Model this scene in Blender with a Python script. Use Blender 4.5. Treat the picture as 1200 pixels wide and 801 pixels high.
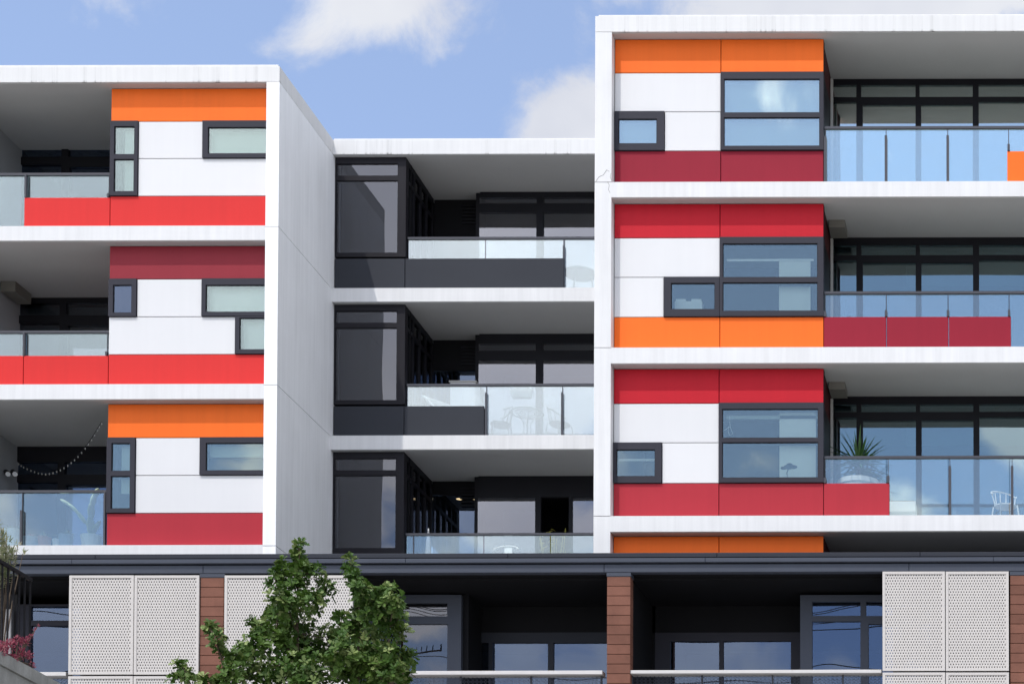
import bpy, math, random
from math import radians, sin, cos, pi
from mathutils import Vector, Matrix
for o in list(bpy.data.objects): bpy.data.objects.remove(o)
C = bpy.context.scene.collection
S = bpy.context.scene
rnd = random.Random(7)

# ------------------------------------------------------------------ camera
FPX = 2239.0; CAMY = -36.0
PIT, YAW, ROL, PPX, PPY = radians(1.6244), radians(-0.1174), radians(-0.1912), 1236.95, 1260.2
def _rows():
    cp, sp = cos(PIT), sin(PIT); cy, sy = cos(YAW), sin(YAW); cr, sr = cos(ROL), sin(ROL)
    R = Matrix(((1,0,0),(0,0,1),(0,1,0)))
    Rp = Matrix(((1,0,0),(0,cp,-sp),(0,sp,cp))); Ry = Matrix(((cy,0,sy),(0,1,0),(-sy,0,cy))); Rr = Matrix(((cr,sr,0),(-sr,cr,0),(0,0,1)))
    return Rr @ Rp @ Ry @ R
ROWS = _rows(); INV = ROWS.transposed()
cam = bpy.data.cameras.new('camera'); camo = bpy.data.objects.new('camera', cam); C.objects.link(camo)
r, u, f = ROWS[0], ROWS[1], ROWS[2]
camo.matrix_world = Matrix(((r[0],u[0],-f[0],0),(r[1],u[1],-f[1],CAMY),(r[2],u[2],-f[2],0),(0,0,0,1)))
cam.sensor_width = 36; cam.lens = FPX/1200*36
cam.shift_x = (600-PPX)/1200; cam.shift_y = (PPY-400.5)/1200
cam.clip_end = 5000; cam.clip_start = 0.1
S.camera = camo
def P(px, py, Y):            # the place on the upright plane y=Y that was measured at this pixel of the photograph
    d = INV @ Vector(((px-PPX)/FPX, -(py-PPY)/FPX, 1)); t = (Y-CAMY)/d.y
    return Vector((d.x*t, Y, d.z*t))
def DIR(px, py):
    return (INV @ Vector(((px-PPX)/FPX, -(py-PPY)/FPX, 1))).normalized()

# ------------------------------------------------------------------ light
SD = Vector((0.278, 0.513, -1.0)).normalized()     # the way sunlight travels
elev = math.asin(-SD.z); az = math.atan2(-SD.x, -SD.y)   # compass direction of the sun, from +Y
sun = bpy.data.lights.new('sun', 'SUN'); sun.energy = 2.35; sun.angle = radians(0.5); sun.color = (1.0, 0.965, 0.91)
suno = bpy.data.objects.new('sun', sun); C.objects.link(suno); suno.rotation_euler = SD.to_track_quat('-Z', 'Y').to_euler(); suno.location = (0,0,60)
S.view_settings.view_transform = 'Standard'; S.view_settings.look = 'None'; S.view_settings.gamma = 1.0
S.view_settings.use_curve_mapping = False
S.view_settings.exposure = 0.25

class NT:
    def __init__(s, tree): s.t = tree; s.n = tree.nodes; s.l = tree.links
    def new(s, typ, **kw):
        n = s.n.new(typ)
        for k, v in kw.items():
            if k == 'ins':
                for kk, vv in v.items():
                    if hasattr(vv, 'is_linked') or isinstance(vv, bpy.types.NodeSocket): s.l.new(vv, n.inputs[kk])
                    else: n.inputs[kk].default_value = vv
            else: setattr(n, k, v)
        return n
    def math(s, op, a, b=0.0, clamp=False): 
        n = s.new('ShaderNodeMath', operation=op, use_clamp=clamp, ins={0:a, 1:b}); return n.outputs[0]
    def mix(s, fac, a, b):
        n = s.new('ShaderNodeMix', data_type='RGBA', ins={0:fac, 6:a, 7:b}); return n.outputs[2]
    def noise(s, vec, scale, detail=4, rough=0.55, dist=0.0):
        return s.new('ShaderNodeTexNoise', ins={'Vector':vec,'Scale':scale,'Detail':detail,'Roughness':rough,'Distortion':dist}).outputs[0]
    def ramp(s, v, a, b, lo=0.0, hi=1.0, smooth=True):
        n = s.new('ShaderNodeMapRange', ins={0:v,1:a,2:b,3:lo,4:hi}); n.interpolation_type = 'SMOOTHSTEP' if smooth else 'LINEAR'; n.clamp = True; return n.outputs[0]

W = bpy.data.worlds.new('World'); S.world = W; W.use_nodes = True
w = NT(W.node_tree); w.n.clear()
out = w.new('ShaderNodeOutputWorld')
sky = w.new('ShaderNodeTexSky', sky_type='NISHITA', sun_disc=False, sun_elevation=elev, sun_rotation=az)
sky.altitude = 100; sky.air_density = 1.0; sky.dust_density = 0.7; sky.ozone_density = 2.0
SKYS = 0.15
tc = w.new('ShaderNodeTexCoord').outputs['Generated']
n1 = w.noise(tc, 20, 9, 0.62, 0.3); n2 = w.noise(tc, 4.2, 5, 0.55, 0.2)
def bump(v, c, rad, sx=1.0):
    sub = w.new('ShaderNodeVectorMath', operation='SUBTRACT', ins={0:v, 1:tuple(c)}).outputs[0]
    sc = w.new('ShaderNodeVectorMath', operation='MULTIPLY', ins={0:sub, 1:(1/sx,1,1)}).outputs[0]
    L = w.new('ShaderNodeVectorMath', operation='LENGTH', ins={0:sc}).outputs['Value']
    return w.ramp(L, 0, rad, 1, 0)
def refl(px, py): d = DIR(px, py); return Vector((d.x, -d.y, d.z))
blobs = [(DIR(450, -20), 0.044, 1.25, 0.42), (DIR(705, 182), 0.056, 1.15, 0.8), (DIR(1000, -25), 0.055, 3.0, 0.40), (DIR(165, 45), 0.03, 1.5, 0.10), (DIR(-20, 80), 0.02, 1.0, 0.15), (DIR(365,55),0.02,1.6,.2),
         (refl(430, 250), 0.14, 1.0, 0.62), (refl(610, 300), 0.07, 1.5, 0.25), (refl(620, 470), 0.05, 1.5, 0.3), (refl(880, 110), 0.035, 1.6, 0.16), (refl(600, 610), 0.03, 2.0, .35),
         (refl(1190, 500), 0.03, 1.0, .5), (refl(1060, 600), 0.03, 1.5, .25),(refl(80, 560), 0.06, 2, -.2), (refl(60, 745), 0.02, 1.5, .4), (refl(500,700),.03,1.5,.5)]
clear = bump(tc, DIR(560, 250), 0.5)
clear2 = w.math('MAXIMUM', bump(tc, refl(1060, 480), 0.24, 1.6), w.ramp(bump(tc, refl(1080, 180), 0.14, 1.6), 0, .5))
low = w.ramp(n2, 0.36, 0.56, 0, 0.6)
low = w.math('MULTIPLY', low, w.math('SUBTRACT', 1.0, w.math('MAXIMUM', clear, clear2)))
acc = low
for c, rad, sx, amt in blobs:
    acc = w.math('ADD', acc, w.math('MULTIPLY', bump(tc, c, rad, sx), amt))
dens = w.math('ADD', acc, w.math('MULTIPLY', w.math('SUBTRACT', n1, 0.5), 0.75))
cl = w.ramp(dens, 0.12, 0.36)
SKYTINT = w.new('ShaderNodeMix', data_type='RGBA', blend_type='MULTIPLY', ins={0:1.0, 6:sky.outputs[0], 7:(1.20, 1.19, 1.25, 1)}).outputs[2]
ccol = w.mix(w.ramp(w.noise(tc, 9, 4), 0.3, 0.7), (3.9,4.0,4.4,1), (5.0,5.05,5.2,1))
# clouds scatter light forward, so they are brighter on the sun's side of the sky
sdot = w.new('ShaderNodeVectorMath', operation='DOT_PRODUCT', ins={0:tc, 1:tuple(-SD)}).outputs['Value']
ccol = w.new('ShaderNodeVectorMath', operation='SCALE', ins={0:ccol, 'Scale':w.ramp(sdot, 0.42, 0.92, 1.0, 3.0, False)}).outputs[0]
haze = w.mix(0.20, SKYTINT, (4.3,4.9,6.2,1))
col = w.mix(w.math('MULTIPLY', cl, 0.9), haze, ccol)
bg = w.new('ShaderNodeBackground', ins={'Color':col, 'Strength':SKYS})
w.l.new(bg.outputs[0], out.inputs[0])

# ------------------------------------------------------------------ materials
def newmat(name):
    m = bpy.data.materials.new(name); m.use_nodes = True; t = NT(m.node_tree); t.n.clear()
    o = t.new('ShaderNodeOutputMaterial'); return m, t, o
def paint(name, col, rough=0.45, var=0.05, spec=0.25, streak=0.0, scale=1.5, bump=0.0, metal=0.0, stain=None, rand=0.0):
    m, t, o = newmat(name)
    pos = t.new('ShaderNodeNewGeometry').outputs['Position']
    n = t.noise(pos, scale, 6, 0.6)
    v = t.ramp(n, 0.25, 0.75, 1-var, 1+var, False)
    fine = t.noise(pos, 38, 3, .6)
    if rand: v = t.math('MULTIPLY', v, t.ramp(t.new('ShaderNodeObjectInfo').outputs['Random'], 0, 1, 1-rand, 1+rand, False))
    v = t.math('MULTIPLY', v, t.ramp(fine, .3, .7, 1-var*.35, 1+var*.35, False))
    if streak:
        mp = t.new('ShaderNodeVectorMath', operation='MULTIPLY', ins={0:pos, 1:(9, 9, 0.35)}).outputs[0]
        s = t.noise(mp, 1.0, 5, 0.6); s2 = t.ramp(s, 0.35, 0.75, 1, 1-streak, False)
        mp2 = t.new('ShaderNodeVectorMath', operation='MULTIPLY', ins={0:pos, 1:(1.5, 1.5, .8)}).outputs[0]
        patch = t.noise(mp2, 1.0, 3)
        v = t.math('MULTIPLY', v, s2); v = t.math('MULTIPLY', v, t.ramp(patch, .3, .8, 1, 1-streak*.5, False))
    cc = t.new('ShaderNodeVectorMath', operation='SCALE', ins={0:col[:3], 'Scale':v}).outputs[0]
    if stain:   # dark run-off marks hanging down from the top edge z=stain[0], to stain[1] metres
        mp = t.new('ShaderNodeVectorMath', operation='MULTIPLY', ins={0:pos, 1:(5.5, 5.5, 0.15)}).outputs[0]
        s = t.noise(mp, 1.0, 6, 0.72)
        mp3 = t.new('ShaderNodeVectorMath', operation='MULTIPLY', ins={0:pos, 1:(0.9, .9, 0.0)}).outputs[0]
        s = t.math('ADD', s, t.math('MULTIPLY', t.math('SUBTRACT', t.noise(mp3, 1, 2), .5), .35))
        a = t.ramp(s, 0.52, 0.70)
        line = t.ramp(t.noise(t.new('ShaderNodeVectorMath', operation='MULTIPLY', ins={0:pos, 1:(14, 14, .1)}).outputs[0], 1, 3), .66, .70)
        z = t.new('ShaderNodeSeparateXYZ', ins={0:pos}).outputs[2]
        lowband = t.ramp(z, stain[1], stain[1]+0.045, 1, 0)
        k = t.math('MULTIPLY', a, t.math('ADD', .16, t.math('MULTIPLY', lowband, .75)))
        k = t.math('ADD', k, t.math('MULTIPLY', line, .16), True)
        cc = t.mix(k, cc, (0.10,0.10,0.085,1))
    b = t.new('ShaderNodeBsdfPrincipled', ins={'Base Color':cc, 'Roughness':rough, 'Metallic':metal, 'Specular IOR Level':spec})
    if bump:
        bn = t.new('ShaderNodeBump', ins={'Height':t.noise(pos, 14, 5), 'Strength':bump, 'Distance':0.02}); t.l.new(bn.outputs[0], b.inputs['Normal'])
    t.l.new(b.outputs[0], o.inputs[0]); return m
def glass(name, base, tint=(0.9,0.93,0.95), gloss=(1,1,1), fres=1.0, wav=0.004, rough=0.0, dirt=0.0, wsc=.55):
    m, t, o = newmat(name)
    pos = t.new('ShaderNodeNewGeometry').outputs['Position']
    bn = t.new('ShaderNodeBump', ins={'Height':t.noise(pos, wsc, 1), 'Strength':1.0, 'Distance':wav})
    fr = t.new('ShaderNodeFresnel', ins={'IOR':1.45}).outputs[0]
    fac = t.math('ADD', t.math('MULTIPLY', fr, fres), base, True)
    tr = t.new('ShaderNodeBsdfTransparent', ins={'Color':(*tint,1)})
    gl = t.new('ShaderNodeBsdfGlossy', ins={'Color':(*gloss,1), 'Roughness':rough, 'Normal':bn.outputs[0]})
    mx = t.new('ShaderNodeMixShader', ins={0:fac}); t.l.new(tr.outputs[0], mx.inputs[1]); t.l.new(gl.outputs[0], mx.inputs[2])
    res = mx.outputs[0]
    if dirt:
        df = t.new('ShaderNodeBsdfDiffuse', ins={'Color':(.75,.78,.8,1)})
        m2 = t.new('ShaderNodeMixShader', ins={0:t.ramp(t.noise(pos, 2.2, 5), .3, .8, dirt*.4, dirt)}); t.l.new(res, m2.inputs[1]); t.l.new(df.outputs[0], m2.inputs[2]); res = m2.outputs[0]
    t.l.new(res, o.inputs[0]); return m
def emit(name, col, s):
    m, t, o = newmat(name); e = t.new('ShaderNodeEmission', ins={'Color':(*col,1), 'Strength':s}); t.l.new(e.outputs[0], o.inputs[0]); return m
M = {}
M['white'] = paint('white_panel', (0.685,0.685,0.695), .5, .012, .3, .02, rand=.02)
M['concrete_white'] = paint('painted_concrete', (0.725,0.725,0.73), .6, .03, .25, .10)
M['roof_white'] = paint('stained_white_fascia', (0.715,0.715,0.715), .6, .02, .25, .08, stain=(20.37, 20.075))
M['wall_side'] = paint('side_wall_concrete', (0.90,0.905,0.915), .6, .02, .25, .10)
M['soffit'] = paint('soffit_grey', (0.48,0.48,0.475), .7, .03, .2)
M['orange'] = paint('orange_panel', (0.88,0.155,0.018), .5, .02, .15, .05, rand=.035)
M['red'] = paint('bright_red_panel', (0.63,0.032,0.030), .5, .02, .15, .05, rand=.035)
M['crimson'] = paint('crimson_panel', (0.50,0.012,0.024), .5, .025, .15, .05, rand=.035)
M['brick_red'] = paint('dusty_red_panel', (0.40,0.028,0.042), .5, .025, .15, .05, rand=.035)
M['burgundy'] = paint('burgundy_panel', (0.27,0.013,0.030), .5, .03, .15, .05, rand=.035)
M['burgundy2'] = paint('brown_burgundy_panel', (0.27,0.027,0.040), .5, .03, .15, .05, rand=.035)
M['frame'] = paint('charcoal_frame', (0.035,0.035,0.046), .5, .04, .15)
M['frame_dark'] = paint('dark_frame', (0.014,0.014,0.018), .5, .05, .12)
M['frame_mid'] = paint('shaded_bay_frame', (0.018,0.017,0.021), .5, .05, .12)  # charcoal frame again, with the shade on the bay put into its colour
M['charcoal'] = paint('charcoal_panel', (0.034,0.037,0.046), .5, .05, .15)
M['back'] = paint('dark_backing', (0.02,0.02,0.022), .8, .02, .2)
M['fascia'] = paint('podium_fascia', (0.058,0.066,0.088), .5, .06, .2)
M['fascia_dark'] = paint('podium_fascia_dark', (0.030,0.033,0.043), .5, .06, .15)
M['flank'] = paint('shaded_maroon_return', (0.075,0.018,0.020), .6, .04, .15)  # maroon darkened to stand for the shade on the balcony returns
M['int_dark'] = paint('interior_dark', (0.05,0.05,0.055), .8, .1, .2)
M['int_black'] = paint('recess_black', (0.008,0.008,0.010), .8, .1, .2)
M['int_light'] = paint('interior_light', (0.50,0.50,0.48), .8, .03, .2)
M['ply'] = paint('balcony_wall_grey', (0.38,0.39,0.41), .7, .03, .2)
M['blind'] = paint('roller_blind', (0.80,0.80,0.77), .8, .02, .2)
M['blind_dim'] = paint('sheer_blind', (0.46,0.52,0.48), .8, .02, .2)
M['rail'] = paint('rail_metal', (0.045,0.045,0.055), .35, .04, .5)
M['terra'] = paint('terracotta_plank', (0.18,0.080,0.056), .7, .16, .15, .06, 3.0, rand=.13)
M['screen'] = paint('screen_metal', (0.54,0.51,0.485), .5, .03, .3)
M['ledge'] = paint('ledge_metal', (0.58,0.56,0.55), .5, .03, .3, .05)
M['box'] = paint('services_box', (0.20,0.19,0.17), .6, .04, .2)
M['pole'] = paint('downpipe_metal', (0.45,0.44,0.42), .5, .03, .3)
M['balcony_glass'] = glass('balcony_glass', 0.12, (0.90,0.95,0.96), (0.84,0.94,0.94), 1.0, .003, dirt=.03)
M['balcony_glass_mid'] = glass('pale_balcony_glass', 0.19, (0.88,0.95,0.96), (.93,.97,.98), 1.0, .003, dirt=.06)
M['balcony_glass_top'] = glass('balcony_glass_top', 0.38, (0.88,0.95,0.96), (0.88,0.98,0.94), 1.0, .003, dirt=.04)
M['glass_door_mid'] = glass('grey_door_glass', 0.13, (0.45,0.5,0.55), (0.95,0.93,0.98), 1.0, .004)
M['glass_mid'] = glass('tinted_glass', 0.06, (0.45,0.5,0.55), (0.95,0.93,0.98), 1.0, .012)
M['glass_blue'] = glass('reflective_glass', 0.20, (0.5,0.6,0.65), (0.72,0.88,0.88), 1.0, .004)
M['glass_top'] = glass('mirror_like_glass', 0.50, (0.5,0.6,0.65), (0.93,1.0,0.95), 1.0, .004)
M['glass_bay'] = glass('clear_window_glass', 0.11, (0.90,0.95,0.93), (0.85,0.96,0.94), 1.0, .004)
M['glass_baytop'] = glass('bright_window_glass', 0.36, (0.84,0.93,0.90), (0.93,1.0,0.96), 1.0, .004)
M['glass_pod'] = glass('podium_glass', 0.09, (0.45,0.5,0.55), (0.58,0.70,0.95), 1.0, .006)
M['wire'] = paint('grey_wire', (0.16,0.15,0.14), .5, .02)
M['white_metal'] = paint('white_metal', (0.80,0.80,0.80), .4, .02)
M['pot_white'] = paint('white_pot', (0.72,0.72,0.70), .6, .04)
M['pot_terra'] = paint('terracotta_pot', (0.45,0.22,0.15), .7, .06)
M['pot_blue'] = paint('blue_grey_pot', (0.25,0.32,0.40), .5, .06)
M['cactus'] = paint('cactus_green', (0.42,0.50,0.34), .7, .15, .2, scale=8)
M['bark'] = paint('bark', (0.10,0.075,0.055), .9, .25, .2, scale=9, bump=.5)
M['stair_concrete'] = paint('weathered_concrete', (0.30,0.30,0.29), .8, .18, .2, .25, 4.0, .4)
M['black_metal'] = paint('black_railing', (0.010,0.010,0.013), .5, .04, .2)
M['asphalt'] = paint('asphalt', (0.05,0.05,0.052), .85, .2, .3, scale=3, bump=.3)
M['paving'] = paint('concrete_paving', (0.42,0.41,0.39), .8, .12, .3, scale=2, bump=.2)
M['ground'] = paint('far_ground', (0.25,0.25,0.22), .9, .2, .2, scale=.1)
M['bulb'] = paint('bulb_glass', (0.42,0.42,0.40), .2, .02, .8)
M['lamp'] = emit('lit_downlight', (1.0,0.62,0.28), 5.0)
M['line'] = paint('road_marking', (0.75,0.75,0.72), .7, .08)
def leafmat(name, a, b, c, trans=.35, rough=.45):
    m, t, o = newmat(name)
    at = t.new('ShaderNodeAttribute', attribute_name='tone').outputs['Fac']
    pos = t.new('ShaderNodeNewGeometry').outputs['Position']
    n = t.ramp(t.noise(pos, 2.6, 3), .35, .65)
    c1 = t.mix(n, (*a,1), (*b,1)); c2 = t.mix(t.ramp(at, .42, 1.0), c1, (*c,1))
    p = t.new('ShaderNodeBsdfPrincipled', ins={'Base Color':c2, 'Roughness':rough, 'Specular IOR Level':.3})
    tl = t.new('ShaderNodeBsdfTranslucent', ins={'Color':c2})
    mx = t.new('ShaderNodeMixShader', ins={0:trans}); t.l.new(p.outputs[0], mx.inputs[1]); t.l.new(tl.outputs[0], mx.inputs[2]); t.l.new(mx.outputs[0], o.inputs[0]); return m
M['leaf'] = leafmat('oak_leaf', (0.038,0.090,0.011), (0.080,0.145,0.022), (0.27,0.33,0.12), .22, .55)
M['olive'] = leafmat('olive_leaf', (0.14,0.18,0.08), (0.24,0.27,0.14), (0.45,0.42,0.30))
M['pink'] = leafmat('pink_flower', (0.42,0.08,0.14), (0.30,0.05,0.10), (0.60,0.25,0.28))
M['yucca'] = leafmat('yucca_leaf', (0.03,0.09,0.025), (0.05,0.13,0.03), (0.10,0.18,0.07), .15)
M['bamboo'] = leafmat('bamboo_leaf', (0.30,0.32,0.06), (0.40,0.38,0.08), (0.5,0.45,0.15))
M['succulent'] = leafmat('succulent_leaf', (0.25,0.32,0.20), (0.35,0.40,0.28), (0.6,0.62,0.45))

# ------------------------------------------------------------------ mesh helpers
WL = {}   # world location of every parent
class MB:
    def __init__(s): s.v = []; s.f = []; s.tone = []
    def add(s, vs, fs, tone=None):
        b = len(s.v); s.v += [tuple(x) for x in vs]; s.f += [tuple(b+i for i in f) for f in fs]
        if tone is not None: s.tone += [tone]*len(fs)
    def box(s, x0,x1,y0,y1,z0,z1):
        if x0>x1: x0,x1=x1,x0
        if y0>y1: y0,y1=y1,y0
        if z0>z1: z0,z1=z1,z0
        s.add([(x0,y0,z0),(x1,y0,z0),(x1,y1,z0),(x0,y1,z0),(x0,y0,z1),(x1,y0,z1),(x1,y1,z1),(x0,y1,z1)],
              [(0,3,2,1),(4,5,6,7),(0,1,5,4),(1,2,6,5),(2,3,7,6),(3,0,4,7)]); return s
    def bbox(s, x0,x1,y0,y1,z0,z1, b=.006):   # box whose four front edges (towards -y) are chamfered
        if x0>x1: x0,x1=x1,x0
        if z0>z1: z0,z1=z1,z0
        vs=[(x0,y1,z0),(x1,y1,z0),(x1,y1,z1),(x0,y1,z1),(x0,y0+b,z0),(x1,y0+b,z0),(x1,y0+b,z1),(x0,y0+b,z1),(x0+b,y0,z0+b),(x1-b,y0,z0+b),(x1-b,y0,z1-b),(x0+b,y0,z1-b)]
        s.add(vs,[(0,3,2,1),(0,1,5,4),(1,2,6,5),(2,3,7,6),(3,0,4,7),(4,5,9,8),(5,6,10,9),(6,7,11,10),(7,4,8,11),(8,9,10,11)]); return s
    def tube(s, pts, r, n=6, r1=None):
        pts = [Vector(p) for p in pts]; r1 = r if r1 is None else r1; rings = []
        for i, p in enumerate(pts):
            d = (pts[min(i+1,len(pts)-1)]-pts[max(i-1,0)]).normalized()
            a = d.cross(Vector((0,0,1)))
            if a.length < 1e-3: a = Vector((1,0,0))
            a.normalize(); b = d.cross(a); rr = r+(r1-r)*i/max(1,len(pts)-1)
            rings.append([p+a*(rr*cos(2*pi*k/n))+b*(rr*sin(2*pi*k/n)) for k in range(n)])
        vs = [v for R in rings for v in R]; fs = []
        for i in range(len(pts)-1):
            for k in range(n): fs.append((i*n+k, i*n+(k+1)%n, (i+1)*n+(k+1)%n, (i+1)*n+k))
        fs.append(tuple(range(n))[::-1]); fs.append(tuple((len(pts)-1)*n+k for k in range(n)))
        s.add(vs, fs); return s
    def lathe(s, c, prof, n=16):     # prof: (radius, z)
        vs=[]; fs=[]
        for rr,z in prof:
            for k in range(n): vs.append((c[0]+rr*cos(2*pi*k/n), c[1]+rr*sin(2*pi*k/n), c[2]+z))
        for i in range(len(prof)-1):
            for k in range(n): fs.append((i*n+k, i*n+(k+1)%n, (i+1)*n+(k+1)%n, (i+1)*n+k))
        fs.append(tuple(range(n))[::-1]); fs.append(tuple((len(prof)-1)*n+k for k in range(n)))
        s.add(vs,fs); return s
    def ell(s, c, rad, rot=None, n=10, m=7):
        rot = rot or Matrix.Identity(3); c=Vector(c); vs=[]; fs=[]
        for i in range(m+1):
            th=pi*i/m
            for k in range(n):
                vs.append(c+rot@Vector((rad[0]*sin(th)*cos(2*pi*k/n), rad[1]*sin(th)*sin(2*pi*k/n), rad[2]*cos(th))))
        for i in range(m):
            for k in range(n): fs.append((i*n+k,(i+1)*n+k,(i+1)*n+(k+1)%n,i*n+(k+1)%n))
        s.add(vs,fs); return s
    def plate(s, x0,x1,z0,z1,y0,y1,holes):   # flat plate facing -y with rectangular holes (x0,x1,z0,z1)
        E=1e-5
        xs=sorted({x0,x1,*[min(max(h[i],x0),x1) for h in holes for i in (0,1)]}); zs=sorted({z0,z1,*[min(max(h[i],z0),z1) for h in holes for i in (2,3)]})
        nx,nz=len(xs)-1,len(zs)-1
        def fill(i,j):
            if not(0<=i<nx and 0<=j<nz): return False
            cx,cz=(xs[i]+xs[i+1])/2,(zs[j]+zs[j+1])/2
            return not any(h[0]-E<cx<h[1]+E and h[2]-E<cz<h[3]+E for h in holes)
        idx={}
        vs=[];fs=[]
        def v(i,j,k):
            key=(i,j,k)
            if key not in idx: idx[key]=len(vs); vs.append((xs[i],(y0,y1)[k],zs[j]))
            return idx[key]
        for i in range(nx):
            for j in range(nz):
                if not fill(i,j): continue
                fs.append((v(i,j,0),v(i+1,j,0),v(i+1,j+1,0),v(i,j+1,0))); fs.append((v(i,j,1),v(i,j+1,1),v(i+1,j+1,1),v(i+1,j,1)))
                if not fill(i-1,j): fs.append((v(i,j,0),v(i,j+1,0),v(i,j+1,1),v(i,j,1)))
                if not fill(i+1,j): fs.append((v(i+1,j,0),v(i+1,j,1),v(i+1,j+1,1),v(i+1,j+1,0)))
                if not fill(i,j-1): fs.append((v(i,j,0),v(i,j,1),v(i+1,j,1),v(i+1,j,0)))
                if not fill(i,j+1): fs.append((v(i,j+1,0),v(i+1,j+1,0),v(i+1,j+1,1),v(i,j+1,1)))
        s.add(vs,fs); return s
    def build(s, name, mat, parent=None, kind=None, label=None, smooth=False):
        me = bpy.data.meshes.new(name)
        xs=[v[0] for v in s.v]; ys=[v[1] for v in s.v]; zs=[v[2] for v in s.v]
        c = Vector(((min(xs)+max(xs))/2,(min(ys)+max(ys))/2,min(zs)))
        me.from_pydata([(v[0]-c.x,v[1]-c.y,v[2]-c.z) for v in s.v], [], s.f)
        me.materials.append(M[mat] if isinstance(mat,str) else mat)
        if len(s.tone)==len(s.f) and s.tone:
            a=me.attributes.new('tone','FLOAT','FACE'); a.data.foreach_set('value', s.tone)
        if smooth: me.polygons.foreach_set('use_smooth',[True]*len(me.polygons))
        me.update()
        o = bpy.data.objects.new(name, me); C.objects.link(o); WL[o.name]=c.copy()
        if parent: o.parent=parent; o.location = c-WL[parent.name]
        else: o.location=c
        if kind: o['kind']=kind
        if label: o['label']=label
        return o
def tag(o, label, cat, group=None):
    o['label']=label; o['category']=cat
    if group: o['group']=group
    return o
def thing(name, loc, label, cat, group=None):
    o=bpy.data.objects.new(name,None); C.objects.link(o); o.location=loc; o.empty_display_size=.2; WL[o.name]=Vector(loc); return tag(o,label,cat,group)
def copyto(o, parent, wpos):
    c=o.copy(); C.objects.link(c); c.parent=parent; c.location=Vector(wpos)-(WL[parent.name] if parent else Vector()); WL[c.name]=Vector(wpos); return c
def Bx(x0,x1,y0,y1,z0,z1): return MB().box(x0,x1,y0,y1,z0,z1)

# ------------------------------------------------------------------ setting
GZ=-1.6
Bx(-3000,3000,-3000,3000,GZ-.5,GZ-.012).build('ground','ground',kind='structure')
Bx(-120,120,-34,-24,GZ-.3,GZ-.008).build('road','asphalt',kind='structure')
Bx(-120,120,-24,12,GZ-.3,GZ+.12).build('pavement','paving',kind='structure')
Bx(-120,120,-42,-34,GZ-.3,GZ+.12).build('pavement_near','paving',kind='structure')
rm=MB()
for i in range(30): rm.box(-60+i*4,-58+i*4,-29.06,-28.94,GZ-.2,GZ-.004)
rm.build('road_marking','line',kind='structure')

# ------------------------------------------------------------------ levels of the building
YL, YM, YR = 0.0, 2.714, -1.636
RT=20.370
BOT=[20.072,17.009,13.953,10.869]; TOP=[20.370,17.290,14.242,11.157]
XLpan,XLin,XLout=-18.008,-14.945,-14.697
XRout,XRpan,XRj,XRend=-8.2745,-7.9697,-6.028,-4.128
PZ=10.0      # podium roof
G=.006       # half a joint

left = thing('apartment_wing',(-18,4,PZ),'left wing of flats with orange and red cladding bands and a plain pale side wall','apartment wing')
mid = thing('apartment_wing',(-11.5,7,PZ),'set-back middle wing of flats with charcoal bay windows between the two coloured wings','apartment wing')
right = thing('apartment_wing',(-3,3,PZ),'tallest right wing of flats with crimson, orange and white panels and glass balconies','apartment wing')
pod = thing('podium_building',(-9,2,GZ),'dark podium storey with terracotta plank piers below the white apartment slabs','podium')

def zat(px,py,Y): return P(px,py,Y).z
def xat(px,py,Y): return P(px,py,Y).x
def panel(par,mat,x0,x1,z0,z1,Y,label=None,name='cladding_panel'):
    return MB().bbox(x0+G,x1-G,Y,Y+.03,z0+G,z1-G,.005).build(name,mat,par,label=label)
def window(par, x0,x1,z0,z1, Y, panes, gl, blind=None, proud=.035, label=None, mat='frame', inset=.03, sash=.010, depth=.12):
    """frame plate with holes; panes list of (x0,x1,z0,z1) in world"""
    f=MB().plate(x0+.002,x1-.002,z0+.002,z1-.002,Y-proud,Y+depth,panes).build('window',mat,par,label=label)
    for p in panes:
        s=MB().plate(p[0]+.001,p[1]-.001,p[2]+.001,p[3]-.001,Y-proud+.018,Y+depth-.01,[(p[0]+sash,p[1]-sash,p[2]+sash,p[3]-sash)]); s.build('sash','frame_dark',f)
        Bx(p[0]+.003,p[1]-.003,Y-proud+inset,Y-proud+inset+.008,p[2]+.003,p[3]-.003).build('pane',gl,f)
    if blind:
        for b in blind: Bx(b[0],b[1],Y+depth+.03,Y+depth+.036,b[2],b[3]).build('blind',b[4],f)
    return f
def pane_px(px0,py0,px1,py1,Y):
    a=P(px0,(py0+py1)/2,Y).x; b=P(px1,(py0+py1)/2,Y).x; m=(px0+px1)/2
    return (a,b,P(m,py1,Y).z,P(m,py0,Y).z)

# ------------------------------------------------------------------ LEFT WING
XLL=-25.0
XP=-20.96   # partition at the left of the balconies
YLp=0.20
roomback=8.0
for k in range(4):
    z0,z1=BOT[k],TOP[k]
    if k==0:
        x=XLL; 
        MB().box(XLL,XLout,0,roomback+.3,z0,z1).build('roof_slab','roof_white',left)
        MB().box(XLL+.05,XLout-.05,.05,roomback,z1+.002,z1+.06).build('roof_capping','concrete_white',left)
    else:
        MB().box(XLL,XLin-.001,0,roomback,z0,z1).build('floor_slab','concrete_white',left)
    MB().box(XLL,XLin-.002,.03,2.5,z0-.012,z0-.001).build('soffit','soffit',left)
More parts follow.
